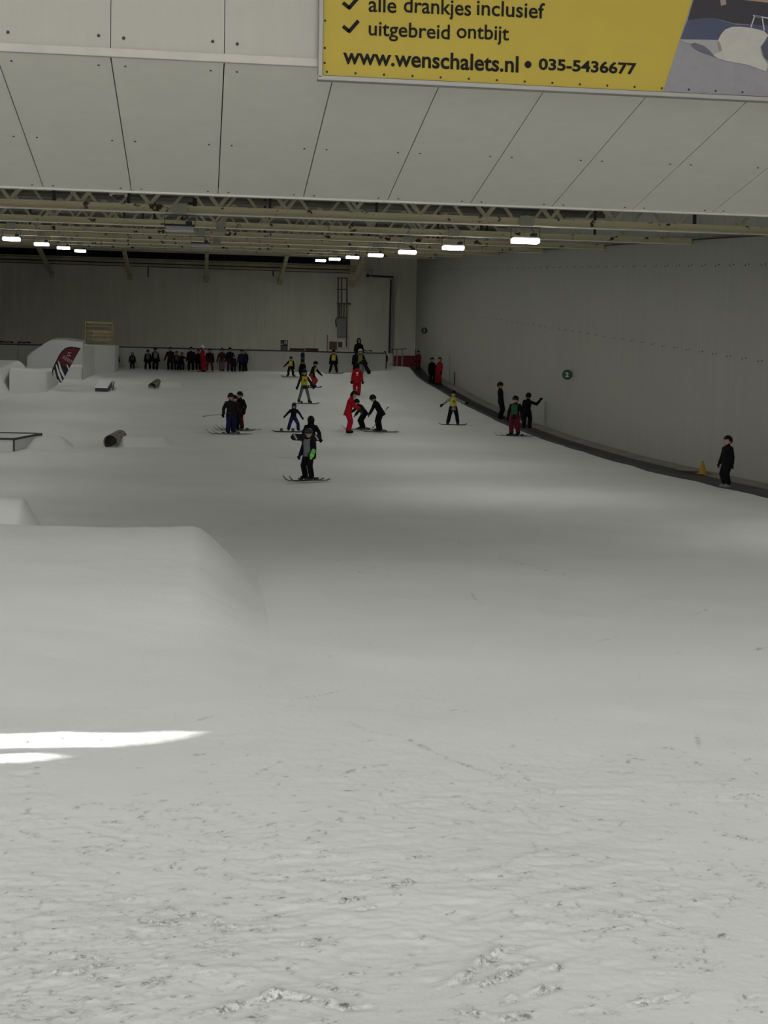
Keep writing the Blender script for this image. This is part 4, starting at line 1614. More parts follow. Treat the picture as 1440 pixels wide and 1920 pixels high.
# scoreboard on the low wall
LY = LOW_Y + 0.3
def lw(px, py, y=LY):
    return on_y(px, py, y)
o = empty('score_board', lw(532, 657))
tag(o, 'small black board with a white 0 above the low wall', 'board')
L0 = o.location.copy()
a, b = lw(526, 649.5) - L0, lw(539.5, 638) - L0
mb = MB()
mb.box(((a.x + b.x) / 2, 0, (a.z + b.z) / 2), (b.x - a.x, 0.06, b.z - a.z))
mb.build('panel', BLACK, o)
for s in (527, 538.5):
    mb = MB()
    mb.bar(Vector(((lw(s, 658) - L0).x, 0, ground(0, LY) - L0.z)), lw(s, 649) - L0, 0.05)
    mb.build('leg', DARK, o)
mb = MB()
a, b = lw(527.5, 657) - L0, lw(538, 650) - L0
mb.box(((a.x + b.x) / 2, 0.03, (a.z + b.z) / 2), (b.x - a.x, 0.03, b.z - a.z))
mb.build('lower_panel', mat('board_brown', (0.14, 0.11, 0.10)), o)
place_text('0', 'digit', o, lw(533.2, 645.3, LY - 0.05) - L0, (1, 0, 0), UZ, 0.15, 0.20, WHITE, 0.01)
mb = MB()
mb.bar(lw(527.5, 645.5, LY - 0.05) - L0, lw(531, 645, LY - 0.05) - L0, 0.02, 0.05)
mb.build('dash', WHITE, o)
o = empty('red_barrier', lw(570, 659))
tag(o, 'long dark red barrier lying behind the low wall', 'barrier')
L0 = o.location.copy()
for x0, x1 in ((543, 571), (573, 597)):
    a, b = lw(x0, 658.5) - L0, lw(x1, 653.5) - L0
    mb = MB()
    mb.box(((a.x + b.x) / 2, 0.05, (a.z + b.z) / 2), (b.x - a.x, 0.12, 0.19))
    mb.build('board', mat('barrier_red', (0.075, 0.014, 0.008), rough=0.7, var=0.3, scale=3), o)
mb = MB()
mb.bar(Vector(((lw(572, 661) - L0).x, 0, ground(0, LY) - L0.z)), lw(572, 652) - L0, 0.05)
mb.build('post', mat('cabinet_grey', (0.25, 0.25, 0.24)), o)
# steel frame with boards behind the low wall
o = empty('board_frame', lw(635, 660))
tag(o, 'steel post frame holding two brown boards behind the low wall', 'frame')
L0 = o.location.copy()
for x0, y0 in ((614, 628), (616.5, 640), (633, 634), (654.5, 630)):
    mb = MB()
    mb.bar(Vector(((lw(x0 - 0.6, 661) - L0).x, 0, ground(0, LY) - L0.z)), lw(x0, y0) - L0, 0.045)
    mb.build('post', DARK if x0 == 614 else GALV, o)
mb = MB()
mb.bar(lw(633, 653) - L0, lw(654, 654) - L0, 0.05, 0.09)
mb.build('crossbar', GALV, o)
for x0, x1, y0, y1, cc in ((617.5, 632, 656, 640.5, (0.10, 0.06, 0.03)), (634, 642, 651, 641, (0.08, 0.04, 0.03))):
    a, b = lw(x0, y0) - L0, lw(x1, y1) - L0
    mb = MB()
    mb.box(((a.x + b.x) / 2, 0.03, (a.z + b.z) / 2), (b.x - a.x, 0.03, b.z - a.z))
    mb.build('board', mat('board_%d' % x0, cc, rough=0.7), o)
# dark bundle on the rail
for (px, py, w2), lab in (((12, 641, 0.55), 'dark hose bundle lying on the low wall rail at the left edge'), ((45, 643, 0.5), 'second dark hose bundle on the low wall rail'), ((688, 659, 0.45), 'dark bundle on the low wall rail right of the carried board')):
    c_ = lw(px, py, LOW_Y)
    c_.z = PZ(LOW_Y, LOW_H) + 0.08
    o = empty('hose_bundle', c_)
    tag(o, lab, 'hose')
    mb = MB()
    pts = [Vector((w2 * math.cos(t_) * (0.6 + 0.2 * math.sin(3 * t_)), 0.08 * math.sin(t_), 0.06 + 0.05 * abs(math.sin(2 * t_)))) for t_ in np.linspace(0, 11, 40)]
    mb.tube(pts, 0.03, 6)
    mb.build('hose', BLACK, o)

# red safety net at the head of the conveyor
NY = 88.8
o = empty('safety_net', on_y(760, 692, NY))
tag(o, 'dark red safety netting at the head of the conveyor in the corner', 'net')
L0 = o.location.copy()
NET = mat('net_red', (0.16, 0.012, 0.018), rough=0.8, var=0.35, scale=5)
for x0, x1, y0, y1 in ((738, 743, 690, 667), (745, 753, 691, 667), (755, 779, 694, 667)):
    a, b = on_y(x0, y0, NY) - L0, on_y(x1, y1, NY) - L0
    mb = MB()
    mb.box(((a.x + b.x) / 2, 0, (a.z + b.z) / 2), (b.x - a.x, 0.02, b.z - a.z))
    mb.build('net_panel', NET, o)
for x0 in (737, 744, 754, 779):
    mb = MB()
    mb.bar(on_y(x0, 694, NY) - L0, on_y(x0, 655, NY) - L0, 0.04)
    mb.build('post', DARK, o)
mb = MB()
mb.bar(on_y(735, 655, NY) - L0, on_y(763, 654, NY) - L0, 0.05)
mb.build('top_rail', DARK, o)

# ================================================================== people and their gear
SKIN = (0.42, 0.24, 0.17)


def cmat(prefix, col, rough=0.75):
    nm = '%s_%03d_%03d_%03d' % (prefix, *(int(c * 999) for c in col))
    new = nm not in MATS
    if max(col) < 0.05:
        col = tuple(c * 0.6 for c in col)
    m = mat(nm, col, rough=rough, var=0.25, scale=9, bump=0.25, bscale=25)
    if new:
        m.node_tree.nodes['Principled BSDF'].inputs['Specular IOR Level'].default_value = 0.12
    return m


def lerp(a, b, t):
    return a + (b - a) * t


class Body:
    def __init__(self):
        self.mb = MB()
        self.lab = []

    def _mark(self, l):
        self.lab += [l] * (len(self.mb.v) - len(self.lab))

    def limb(self, pts, rad, l, n=10):
        pts = [Vector(p) for p in pts]
        P_, R_ = [], []
        for i in range(len(pts) - 1):
            for k_ in range(6):
                t_ = k_ / 6
                P_.append(lerp(pts[i], pts[i + 1], t_))
                R_.append(lerp(rad[i], rad[i + 1], t_))
        P_.append(pts[-1])
        R_.append(rad[-1])
        self.mb.tube(P_, R_, n)
        self._mark(l)
        for p_, r_ in ((pts[0], rad[0]), (pts[-1], rad[-1])):
            self.mb.ellipsoid(p_, (r_, r_, r_), 10, 8)
            self._mark(l)
        for p_, r_ in zip(pts[1:-1], rad[1:-1]):
            self.mb.ellipsoid(p_, (r_, r_, r_), 10, 8)
            self._mark(l)

    def ell(self, c, r, l, rot=None, nu=14, nv=10):
        self.mb.ellipsoid(c, r, nu, nv, rot)
        self._mark(l)

    def loft(self, rings, l, n=18):
        """rings: (centre, rx, ry, side axis, front axis)"""
        vs_, fs = [], []
        rr = []
        for a_, b_ in zip(rings, rings[1:]):
            for k_ in range(3):
                t_ = k_ / 3
                rr.append((lerp(a_[0], b_[0], t_), lerp(a_[1], b_[1], t_), lerp(a_[2], b_[2], t_), a_[3], a_[4]))
        rr.append(rings[-1])
        for c, rx, ry, s, f in rr:
            for i in range(n):
                a_ = 2 * math.pi * i / n
                vs_.append(c + s * (rx * math.cos(a_)) + f * (ry * math.sin(a_)))
        for j in range(len(rr) - 1):
            for i in range(n):
                a_, b_ = j * n + i, j * n + (i + 1) % n
                fs.append((a_, b_, b_ + n, a_ + n))
        fs.append(tuple(range(n))[::-1])
        fs.append(tuple(range((len(rr) - 1) * n, len(rr) * n)))
        self.mb.add(vs_, fs)
        self._mark(l)


ARM_DOWN = (14, 5, 8, 18)
PEOPLE = {}


def person(key, label, px, py, top=None, hh=None, rz=0.0, stance=0.075, lean=0.0, side=0.0, crouch=0.0, armL=ARM_DOWN, armR=ARM_DOWN,
           jacket=(.010, .010, .011), pants=(.008, .008, .009), boots=(.01, .01, .01), gloves=(.01, .01, .01), skin=SKIN, head='helmet', hat=(.012, .012, .014),
           goggles=True, vest=None, nod=0.0, yaw=0.0, bulk=1.05, near=False, lift=0.0, hair=None, group=None, pos=None, sit=False, logo=None, vestmark=None, pant_r=1.10, face=False,
           hem=0.0, stag=0.0, sleeves=None, gloveR=None, vlo=0.02):
    """armL / armR: image left / right arm when the person faces the viewer: (out, forward) of upper arm and forearm in degrees"""
    p_ = Vector(pos) if pos is not None else on_ground(px, py)
    S = hh or (py - top) * depth(p_) / F
    R_ = math.radians
    o_ = empty('person', (p_.x, p_.y, p_.z + lift), R_(rz))
    tag(o_, label, 'person', group or 'people on the piste')
    L_ = R_(lean)
    sd_ = R_(side)
    leg = 0.2275
    zh = 0.505 - 0.26 * crouch
    hip = Vector((0, 0.10 * crouch + 0.05 * math.sin(L_), zh))
    if sit:
        hip = Vector((0, 0.0, 0.075))
    up = Vector((math.sin(sd_), -math.sin(L_), math.cos(L_) * math.cos(sd_))).normalized()
    sx = Vector((1, 0, 0))
    fr = sx.cross(up) * -1
    sx = (up.cross(fr)).normalized() * (1 if up.cross(fr).x > 0 else -1)
    B_ = Body()
    bk = bulk
    tr = [(-.085 - hem, .108 * bk, .084 * bk), (-.06, .106 * bk, .083 * bk), (0, .100 * bk, .080 * bk), (.10, .094 * bk, .074 * bk), (.20, .108 * bk, .079 * bk), (.255, .104 * bk, .072 * bk), (.29, .082, .060), (.325, .050, .046)]
    B_.loft([(hip + up * s_ * 1.0, a_, b_, sx, fr) for s_, a_, b_ in tr], 'torso')
    B_.limb([hip + up * .285, hip + up * .345], [.058, .044], 'collar')
    if head == 'hood':
        B_.limb([hip + up * .27, hip + up * .36], [.090, .072], 'collar')
    # head
    hd = Euler((R_(lean * 0.55 + nod), 0, 0)).to_matrix()
    hup = hd @ Vector((sx.x * 0 + math.sin(sd_) * 0.6, 0, 1))
    hs = 1.16 if head in ('helmet', 'hood') else 1.08
    hc = hip + up * .325 + hup.normalized() * .080
    hrot = Matrix.Rotation(R_(yaw), 3, 'Z') @ hd
    B_.ell(hc, (.052 * hs, .061 * hs, .074 * hs), 'skin', hrot)
    B_.ell(hc + hrot @ Vector((0, -.030 * hs, -.040 * hs)), (.033 * hs, .034 * hs, .034 * hs), 'skin', hrot, 10, 8)
    B_.limb([hc + hrot @ Vector((0, -.055 * hs, .008)), hc + hrot @ Vector((0, -.068 * hs, -.016))], [.009, .011], 'skin', 8)
    for s_ in (-1, 1):
        B_.ell(hc + hrot @ Vector((s_ * .052 * hs, .004, -.004)), (.010, .016, .020), 'skin', hrot, 8, 6)
    # arms
    hands = {}
    for s_, arm in ((-1, armL), (1, armR)):
        sh = hip + up * .250 + sx * (s_ * .098 * bk)

        def dr(a_, f_):
            a_, f_ = R_(a_), R_(f_)
            return Vector((s_ * math.sin(a_), -math.cos(a_) * math.sin(f_), -math.cos(a_) * math.cos(f_)))
        d1, d2 = dr(arm[0], arm[1]), dr(arm[2], arm[3])
        el = sh + d1 * .155
        wr = el + d2 * .135
        B_.limb([sh, el], [.047 * bk, .040 * bk], 'arm')
        B_.limb([el, wr], [.040 * bk, .034 * bk], 'arm')
        gl = 'gloveR' if s_ == 1 else 'glove'
        if gloveR and s_ == 1:
            B_.limb([el + d2 * .055, wr + d2 * .03], [.044, .046], gl)
        side_ax = d2.cross(Vector((0, -1, 0.2)))
        side_ax = side_ax.normalized() if side_ax.length > 0.1 else Vector((1, 0, 0))
        palm_n = d2.cross(side_ax).normalized()
        pc = wr + d2 * .038
        B_.limb([wr, wr + d2 * .02], [.032, .028], gl)
        rotm = Matrix((side_ax, palm_n, d2)).transposed()
        B_.ell(pc, (.029, .018, .036), gl, rotm, 10, 8)
        for fi, fl_ in enumerate((.036, .044, .042, .032)):
            b0 = pc + d2 * .024 + side_ax * ((fi - 1.5) * .0165)
            m0 = b0 + d2 * fl_ * .55 + palm_n * .004
            B_.limb([b0, m0, m0 + d2 * fl_ * .40 + palm_n * .014], [.0092, .0088, .0080], gl, 8)
        tb = pc + side_ax * (.024 * -s_) - d2 * .008
        B_.limb([tb, tb + side_ax * (-s_ * .022) + d2 * .020, tb + side_ax * (-s_ * .028) + d2 * .040], [.0105, .0098, .0088], gl, 8)
        hands[s_] = (wr + d2 * .05, d2)
    # legs
    feet = {}
    for s_ in (-1, 1):
        hj = hip + Vector((s_ * .050, 0, -.02))
        if sit:
            kn = Vector((s_ * .075, -.20, .17))
            an = Vector((s_ * .085, -.37, .045))
        else:
            an = Vector((s_ * stance, stag * s_, .045))
            v = an - hj
            dist = min(v.length, 2 * leg * 0.999)
            off = math.sqrt(max(leg * leg - (dist / 2) ** 2, 0))
            kn = hj + v * 0.5 + Vector((s_ * off * 0.35, -off, 0)) 
        pr = pant_r
        B_.limb([hj, kn], [.070 * pr, .056 * pr], 'leg')
        B_.limb([kn, an + Vector((0, 0, .03))], [.055 * pr, .053 * pr], 'leg')
        toe = Vector((s_ * .012, -.085, -.012)) if not sit else Vector((s_ * .01, -.035, .085))
        B_.limb([an + Vector((0, .018, -.008)), an + toe], [.040, .033], 'boot')
        B_.limb([an, an + Vector((0, 0, .035))], [.042, .044], 'boot')
        feet[s_] = an
    # one continuous skin
    src = B_.mb.mesh('person_body', [])
    for v in src.vertices:
        v.co *= S
    tmp = bpy.data.objects.new('tmp', src)
    COL.objects.link(tmp)
    rm = tmp.modifiers.new('r', 'REMESH')
    rm.mode = 'VOXEL'
    rm.voxel_size = 0.0105 if near else 0.017
    sm = tmp.modifiers.new('s', 'SMOOTH')
    sm.iterations = 2
    sm.factor = 0.4
    bpy.context.view_layer.update()
    me = bpy.data.meshes.new_from_object(tmp.evaluated_get(bpy.context.evaluated_depsgraph_get()))
    kd = KDTree(len(B_.mb.v))
    for i, v in enumerate(B_.mb.v):
        kd.insert(Vector(v) * S, i)
    kd.balance()
    bpy.data.objects.remove(tmp)
    me.materials.clear()
    jm, pm = cmat('cloth', jacket), cmat('cloth', pants)
    slots = {'torso': 0, 'arm': 5 if sleeves else 0, 'collar': 0, 'leg': 1, 'boot': 2, 'glove': 3, 'gloveR': 6, 'skin': 4}
    for m in (jm, pm, cmat('boot', boots, 0.5), cmat('glove', gloves), mat('skin_%d' % int(skin[0] * 100), skin, rough=0.55), cmat('cloth', sleeves or jacket), cmat('glove', gloveR or gloves)):
        me.materials.append(m)
    labs = []
    for f_ in me.polygons:
        l = B_.lab[kd.find(f_.center)[1]]
        labs.append(l)
        f_.material_index = slots[l]
        f_.use_smooth = True
    body = link('body', me, o_)
    # clothing as children
    def shell(name, m, keep, off, th):
        idx_ = [i for i, f_ in enumerate(me.polygons) if keep(labs[i], f_.center / S)]
        if len(idx_) < 4:
            return None
        vm, vs_, fs = {}, [], []
        for i in idx_:
            q = []
            for vi in me.polygons[i].vertices:
                if vi not in vm:
                    vm[vi] = len(vs_)
                    v = me.vertices[vi]
                    vs_.append(tuple(v.co + v.normal * off * S))
                q.append(vm[vi])
            fs.append(tuple(q))
        m2 = bpy.data.meshes.new(name)
        m2.from_pydata(vs_, [], fs)
        m2.materials.append(m)
        m2.polygons.foreach_set('use_smooth', [True] * len(fs))
        ob = link(name, m2, o_)
        sd2 = ob.modifiers.new('t', 'SOLIDIFY')
        sd2.thickness = th * S
        sd2.offset = -1
        return ob
    def on_torso(c, lo, hi, w=0.078):
        r_ = c - hip
        s2 = r_.dot(up)
        return lo < s2 < hi and abs(r_.dot(sx)) < w
    if vest:
        shell('vest', cmat('vest', vest, 0.7), lambda l, c: l == 'torso' and on_torso(c, vlo, 0.285, 0.082), 0.012, 0.008)
    if vestmark:
        shell('vest_print', cmat('print', vestmark), lambda l, c: l == 'torso' and on_torso(c, 0.13, 0.20, 0.030) and (c - hip).dot(fr) * (1 if fr.y < 0 else -1) > 0, 0.017, 0.003)
    if logo:
        for lo, hi, w2, cx_ in logo:
            shell('back_logo', WHITE, lambda l, c, lo=lo, hi=hi, w2=w2, cx_=cx_: l == 'torso' and lo < (c - hip).dot(up) < hi and abs((c - hip).dot(sx) - cx_) < w2 and c.y > (hip + up * (lo + hi) / 2).y, 0.006, 0.003)
    # head wear
    def cap(name, m, rad, keep, smooth=True, th=0.006):
        mb_ = MB()
        mb_.ellipsoid((0, 0, 0), (1, 1, 1), 22, 16)
        nf = [f_ for f_ in mb_.f if keep(*(sum((Vector(mb_.v[i]) for i in f_), Vector()) / len(f_)))]
        used = sorted({i for f_ in nf for i in f_})
        re_ = {i: k_ for k_, i in enumerate(used)}
        m2 = bpy.data.meshes.new(name)
        m2.from_pydata([tuple((hc + hrot @ Vector((mb_.v[i][0] * rad[0] * hs, mb_.v[i][1] * rad[1] * hs, (mb_.v[i][2] * rad[2] + rad[3]) * hs))) * S) for i in used], [], [tuple(re_[i] for i in f_) for f_ in nf])
        m2.materials.append(m)
        m2.polygons.foreach_set('use_smooth', [True] * len(m2.polygons))
        ob = link(name, m2, o_)
        sd2 = ob.modifiers.new('t', 'SOLIDIFY')
        sd2.thickness = th * S
        sd2.offset = 1
        return ob
    hm = cmat('hat', hat, 0.4)
    if head == 'helmet':
        cap('helmet', hm, (.066, .076, .078, .012), lambda x, y, z: z > (0.18 if y < -0.25 else -0.55 + 0.35 * (y < 0.2)) , th=.008)
    elif head == 'hood':
        cap('hood', hm, (.066, .076, .088, .002), lambda x, y, z: not (y < -0.55 and -0.75 < z < 0.55 and abs(x) < 0.7), th=.008)
    elif head == 'beanie':
        cap('beanie', hm, (.059, .068, .080, .014), lambda x, y, z: z > 0.12, th=.006)
    elif head == 'tall_hat':
        cap('hat', hm, (.064, .070, .110, .020), lambda x, y, z: z > 0.05, th=.006)
    if head in ('beanie', 'tall_hat') and not hair:
        cap('hair', cmat('hair', (.014, .011, .009)), (.056, .066, .074, .0), lambda x, y, z: z > -0.72 and y > -0.12, th=.006)
    if hair:
        cap('hair', cmat('hair', hair), (.060, .070, .120, -.030), lambda x, y, z: z < 0.62 and y > -0.20 + 0.3 * (z < 0), th=.010)
    if goggles:
        gz = 0.016
        cap('goggles', mat('goggle_lens', (0.015, 0.016, 0.02), rough=0.12), (.060, .071, .030, gz), lambda x, y, z: y < -0.35 and abs(z) < 0.85, th=.006)
    elif face:
        for s_ in (-1, 1):
            mb_ = MB()
            mb_.ellipsoid((hc + hrot @ Vector((s_ * .020 * hs, -.056 * hs, .008))) * S, (.007 * S, .005 * S, .005 * S), 8, 6)
            mb_.build('eye', BLACK, o_)
    if face:
        mb_ = MB()
        mb_.ellipsoid((hc + hrot @ Vector((0, -.062 * hs, -.036 * hs))) * S, (.014 * S, .005 * S, .004 * S), 8, 6)
        mb_.build('mouth', mat('lip', (0.22, 0.08, 0.07)), o_)
    PEOPLE[key] = dict(o=o_, S=S, hands=hands, feet=feet, pos=p_, rz=R_(rz))
    return o_


def hand_world(key, s_):
    q = PEOPLE[key]
    h = q['hands'][s_][0] * q['S']
    return q['o'].location + Matrix.Rotation(q['rz'], 3, 'Z') @ h


# ---- skis, boards, poles
SKI_TOP = mat('ski_top', (0.015, 0.015, 0.017), rough=0.35)
SKI_BIND = mat('ski_binding', (0.02, 0.02, 0.022), rough=0.4)


def place(o_, p_, ang, tilt=True):
    """on the snow, pointing along an angle from +x"""
    n = ground_normal(p_.x, p_.y) if tilt else UZ
    f_ = Vector((math.cos(ang), math.sin(ang), 0))
    f_ = (f_ - n * f_.dot(n)).normalized()
    s_ = n.cross(f_)
    M = Matrix((f_, s_, n)).transposed().to_4x4()
    M.translation = p_
    o_.matrix_world = M


def ski(p_, ang, L, label, w=0.075, m=None, group='skis on the piste'):
    o_ = empty('ski', p_)
    tag(o_, label, 'ski', group)
    n = 15
    vs_, fs = [], []
    for i in range(n):
        t_ = i / (n - 1)
        x = (t_ - 0.5) * L
        z = 0.012 + 0.13 * max(0, (t_ - 0.86) / 0.14) ** 2 * (L / 1.2) + 0.03 * max(0, (0.05 - t_) / 0.05)
        hw = w / 2 * (1 if 0.04 < t_ < 0.93 else (0.8 if t_ < 0.5 else 1.0 - 0.75 * (t_ - 0.93) / 0.07))
        vs_ += [(x, -hw, z), (x, hw, z), (x, hw, z + 0.014), (x, -hw, z + 0.014)]
    for i in range(n - 1):
        for j in range(4):
            a_, b_ = i * 4 + j, i * 4 + (j + 1) % 4
            fs.append((a_, b_, b_ + 4, a_ + 4))
    fs += [(3, 2, 1, 0), tuple(range(4 * n - 4, 4 * n))]
    mb_ = MB()
    mb_.add(vs_, fs)
    mb_.build('blade', m or SKI_TOP, o_)
    for nm, cx, hh_ in (('toe_binding', 0.07 * L, 0.045), ('heel_binding', -0.16 * L, 0.065)):
        mb_ = MB()
        mb_.box((cx, 0, 0.03 + hh_ / 2), (0.12, 0.06, hh_))
        mb_.build(nm, SKI_BIND, o_, bevel=0.01)
    place(o_, p_, ang)
    return o_


def board_mesh(L, w, th=0.014, rise=0.06):
    n = 17
    vs_, fs = [], []
    for i in range(n):
        t_ = i / (n - 1)
        x = (t_ - 0.5) * L
        e_ = max(0, abs(t_ - 0.5) - 0.36) / 0.14
        hw = w / 2 * math.sqrt(max(0.02, 1 - max(0, (abs(x) - (L / 2 - w / 2)) / (w / 2)) ** 2)) * (0.90 + 0.10 * abs(2 * t_ - 1))
        z = 0.012 + rise * e_ ** 2
        vs_ += [(x, -hw, z), (x, hw, z), (x, hw, z + th), (x, -hw, z + th)]
    for i in range(n - 1):
        for j in range(4):
            a_, b_ = i * 4 + j, i * 4 + (j + 1) % 4
            fs.append((a_, b_, b_ + 4, a_ + 4))
    fs += [(3, 2, 1, 0), tuple(range(4 * n - 4, 4 * n))]
    mb_ = MB()
    mb_.add(vs_, fs)
    return mb_


def snowboard(p_, ang, L, label, w=0.25, col=(0.012, 0.012, 0.014), M=None, group='snowboards', spread=0.18, marks=False):
    o_ = empty('snowboard', p_)
    tag(o_, label, 'snowboard', group)
    dk = board_mesh(L, w).build('deck', mat('board_%d_%d_%d' % tuple(int(c * 999) for c in col), col, rough=0.65), o_)
    dk.data.materials[0].node_tree.nodes['Principled BSDF'].inputs['Specular IOR Level'].default_value = 0.1
    for s_ in (-1, 1):
        b_ = MB()
        b_.box((s_ * spread * L, 0, 0.035), (0.11, 0.19, 0.018))
        b_.box((s_ * spread * L, 0.085, 0.08), (0.10, 0.02, 0.10))
        b_.build('binding', SKI_BIND, o_, bevel=0.006)
    if marks:
        for s_ in (-1, 1):
            b_ = MB()
            for k_ in range(3):
                b_.box((s_ * (L / 2 - 0.14) + 0.03 * (k_ - 1), 0.05 * (k_ - 1), 0.006), (0.05, 0.05, 0.008), Matrix.Rotation(0.6 * k_, 3, 'Z'))
            b_.build('graphic', mat('board_graphic', (0.35, 0.35, 0.34)), o_)
    if M is not None:
        o_.matrix_world = M
    else:
        place(o_, p_, ang)
    return o_


def pole(a_, b_, label):
    a_, b_ = Vector(a_), Vector(b_)
    o_ = empty('ski_pole', b_)
    tag(o_, label, 'ski pole', 'ski poles')
    v = a_ - b_
    mb_ = MB()
    mb_.tube([(0, 0, 0), v], 0.009, 6)
    mb_.build('shaft', DARK, o_)
    mb_ = MB()
    mb_.tube([v * 0.92, v * 1.03], 0.018, 8)
    mb_.build('grip', BLACK, o_)
    mb_ = MB()
    t_ = v.normalized()
    mb_.tube([t_ * 0.06, t_ * 0.07], 0.04, 10)
    mb_.build('basket', BLACK, o_)
    return o_


def ride(key, L, label, dz=0.045, yaw=None, col=(0.012, 0.012, 0.014), shift=0.0):
    """a snowboard under both feet of a person standing across it"""
    q = PEOPLE[key]
    a_ = q['rz'] if yaw is None else math.radians(yaw)
    p_ = q['pos'] + Vector((math.cos(a_), math.sin(a_), 0)) * shift
    p_.z = ground(p_.x, p_.y)
    snowboard(p_, a_, L, label, col=col)


def skis(key, L, labels, ang=None, gap=None, fan=0.0):
    q = PEOPLE[key]
    base = q['rz'] - math.pi / 2 if ang is None else math.radians(ang)
    for s_, lab in zip((-1, 1), labels):
        f_ = q['feet'][s_] * q['S']
        f_ = Matrix.Rotation(q['rz'], 3, 'Z') @ f_
        p_ = Vector((q['pos'].x + f_.x, q['pos'].y + f_.y, 0)) + Vector((math.cos(base), math.sin(base), 0)) * 0.05
        p_.z = ground(p_.x, p_.y)
        ski(p_, base + s_ * fan, L, lab)


YV = (0.62, 0.50, 0.05)
RED = (0.42, 0.010, 0.018)
BL = (.009, .009, .010)
BOARDLIFT = 0.05
OUT = (38, 8, 32, 14)

# -- front child on skis and the one behind with a board
person('front_child', 'child skier in grey bib, navy sleeves and one bright green glove, nearest the camera', 578, 902, 808, rz=-48, stance=0.085, near=True, jacket=(.012, .014, .035), pants=BL, vest=(.20, .22, .22), yaw=40,
       gloves=BL, gloveR=(.24, .80, .14), vlo=-.06, armL=(10, 15, 4, 25), armR=(18, 0, 4, 32), hat=(.05, .05, .05), face=True, lift=0.05, bulk=1.08, nod=4)
skis('front_child', 1.18, ('left ski of the child in the grey bib', 'right ski of the child in the grey bib'), ang=-150)
person('board_carrier', 'child in black hooded jacket standing right behind the grey-bib child', 582, 862, 781, rz=180, near=True, head='hood', hat=BL, goggles=False, jacket=BL, armL=(30, -25, 10, -10), armR=(22, -20, 5, -10), bulk=1.12)
q = PEOPLE['board_carrier']
c0 = on_y(574, 820, q['pos'].y - 0.22)
Mx = Matrix((Vector((1, 0, -0.035)).normalized(), Vector((0.0, 0.15, 1)).normalized(), Vector((0, -1, 0.15)).normalized())).transposed().to_4x4()
Mx.translation = c0
snowboard(c0, 0, 58 * depth(c0) / F, 'black snowboard held level behind the head of the grey-bib child', w=0.205, M=Mx @ Matrix.Rotation(math.pi, 4, 'X'), marks=True)

person('blue_rider', 'snowboarder in navy jacket and bright blue trousers, knees bent', 550, 810, 756, rz=8, stance=0.17, crouch=0.16, lean=14, near=True, jacket=(.012, .013, .030), pants=(.018, .020, .10), armL=(48, 20, 40, 25), armR=(40, 15, 30, 10),
       hair=(.012, .010, .010), hat=(.014, .014, .02), goggles=True, lift=BOARDLIFT)
ride('blue_rider', 1.22, 'dark snowboard under the rider in blue trousers', shift=-0.22)

# -- huddle at left
person('huddle_front', 'skier in olive-black jacket and blue trousers at the front of the left huddle', 432, 814, 740, rz=25, near=True, jacket=(.022, .024, .018), pants=(.013, .015, .07), armL=(28, -8, 8, 12), armR=(10, 20, 0, 60), bulk=1.15, face=True, lift=.04, hem=.03)
skis('huddle_front', 1.45, ('left ski of the front skier in the left huddle', 'right ski of the front skier in the left huddle'), ang=176)
person('huddle_back', 'skier in maroon coat squeezed in the middle of the left huddle', 440, 808, 744, rz=10, near=True, jacket=(.045, .018, .018), pants=BL, face=True, lift=.04, hat=(.012, .012, .012))
skis('huddle_back', 1.3, ('left ski of the middle skier in the left huddle', 'right ski of the middle skier in the left huddle'), ang=172)
person('huddle_right', 'skier in black jacket with dark red trousers at the right of the left huddle', 449, 806, 737, rz=-40, near=True, jacket=(.010, .014, .012), pants=(.07, .012, .014), armL=(10, 25, 0, 60), armR=(22, -12, 2, 20), bulk=1.14, stance=.09, lift=.04, face=True)
skis('huddle_right', 1.5, ('left ski of the right skier in the left huddle', 'right ski of the right skier in the left huddle'), ang=177)
hw = hand_world('huddle_front', -1)
pole(hw + Vector((0.25, -0.05, 0.10)), hw + Vector((-0.75, 0.1, -0.05)), 'ski pole sticking out left of the left huddle')
hw = hand_world('huddle_right', -1)
pb = on_ground(437, 803)
pole(hw, pb, 'ski pole planted between the legs of the left huddle')

# -- yellow-vest riders
person('green_trousers', 'snowboarder in yellow vest and grey-green trousers, legs wide apart', 570, 757, 695, rz=6, stance=0.16, near=True, jacket=(.03, .038, .030), pants=(.15, .20, .165), vest=YV, vestmark=(.16, .10, .02), armL=(26, 5, 18, 10), armR=(34, 8, 28, 10),
       hair=(.012, .010, .009), hat=(.012, .012, .012), goggles=True, face=True, lift=BOARDLIFT, boots=(.01, .01, .01), bulk=0.96, pant_r=0.82)
ride('green_trousers', 1.25, 'dark snowboard under the rider in grey-green trousers', shift=0.12)
person('small_vest', 'small snowboarder in yellow vest with one arm stretched to the left', 545, 707, 670, rz=-10, stance=0.12, crouch=0.06, jacket=BL, pants=BL, vest=YV, armL=(42, 8, 42, 8), armR=(14, -10, 4, 10), lift=BOARDLIFT, bulk=1.1)
ride('small_vest', 1.15, 'dark snowboard under the small rider stretching an arm left')
person('orange_trousers', 'snowboarder in yellow vest and orange-red trousers twisting right', 586, 727, 675, rz=60, stance=0.09, crouch=0.22, lean=24, jacket=BL, pants=(.42, .055, .030), vest=YV, armL=(12, 10, 10, 20), armR=(25, 30, 25, 40), lift=BOARDLIFT)
ride('orange_trousers', 1.1, 'dark snowboard under the rider in orange-red trousers', yaw=25)
person('wide_vest', 'snowboarder in yellow vest and dark trousers standing wide-legged near the low wall', 625, 700, 658, rz=0, stance=0.15, jacket=BL, pants=(.012, .014, .018), vest=YV, armL=(16, -5, 6, 5), armR=(16, -5, 6, 5), lift=BOARDLIFT, bulk=1.06)
ride('wide_vest', 1.3, 'dark snowboard under the wide-legged rider near the low wall')
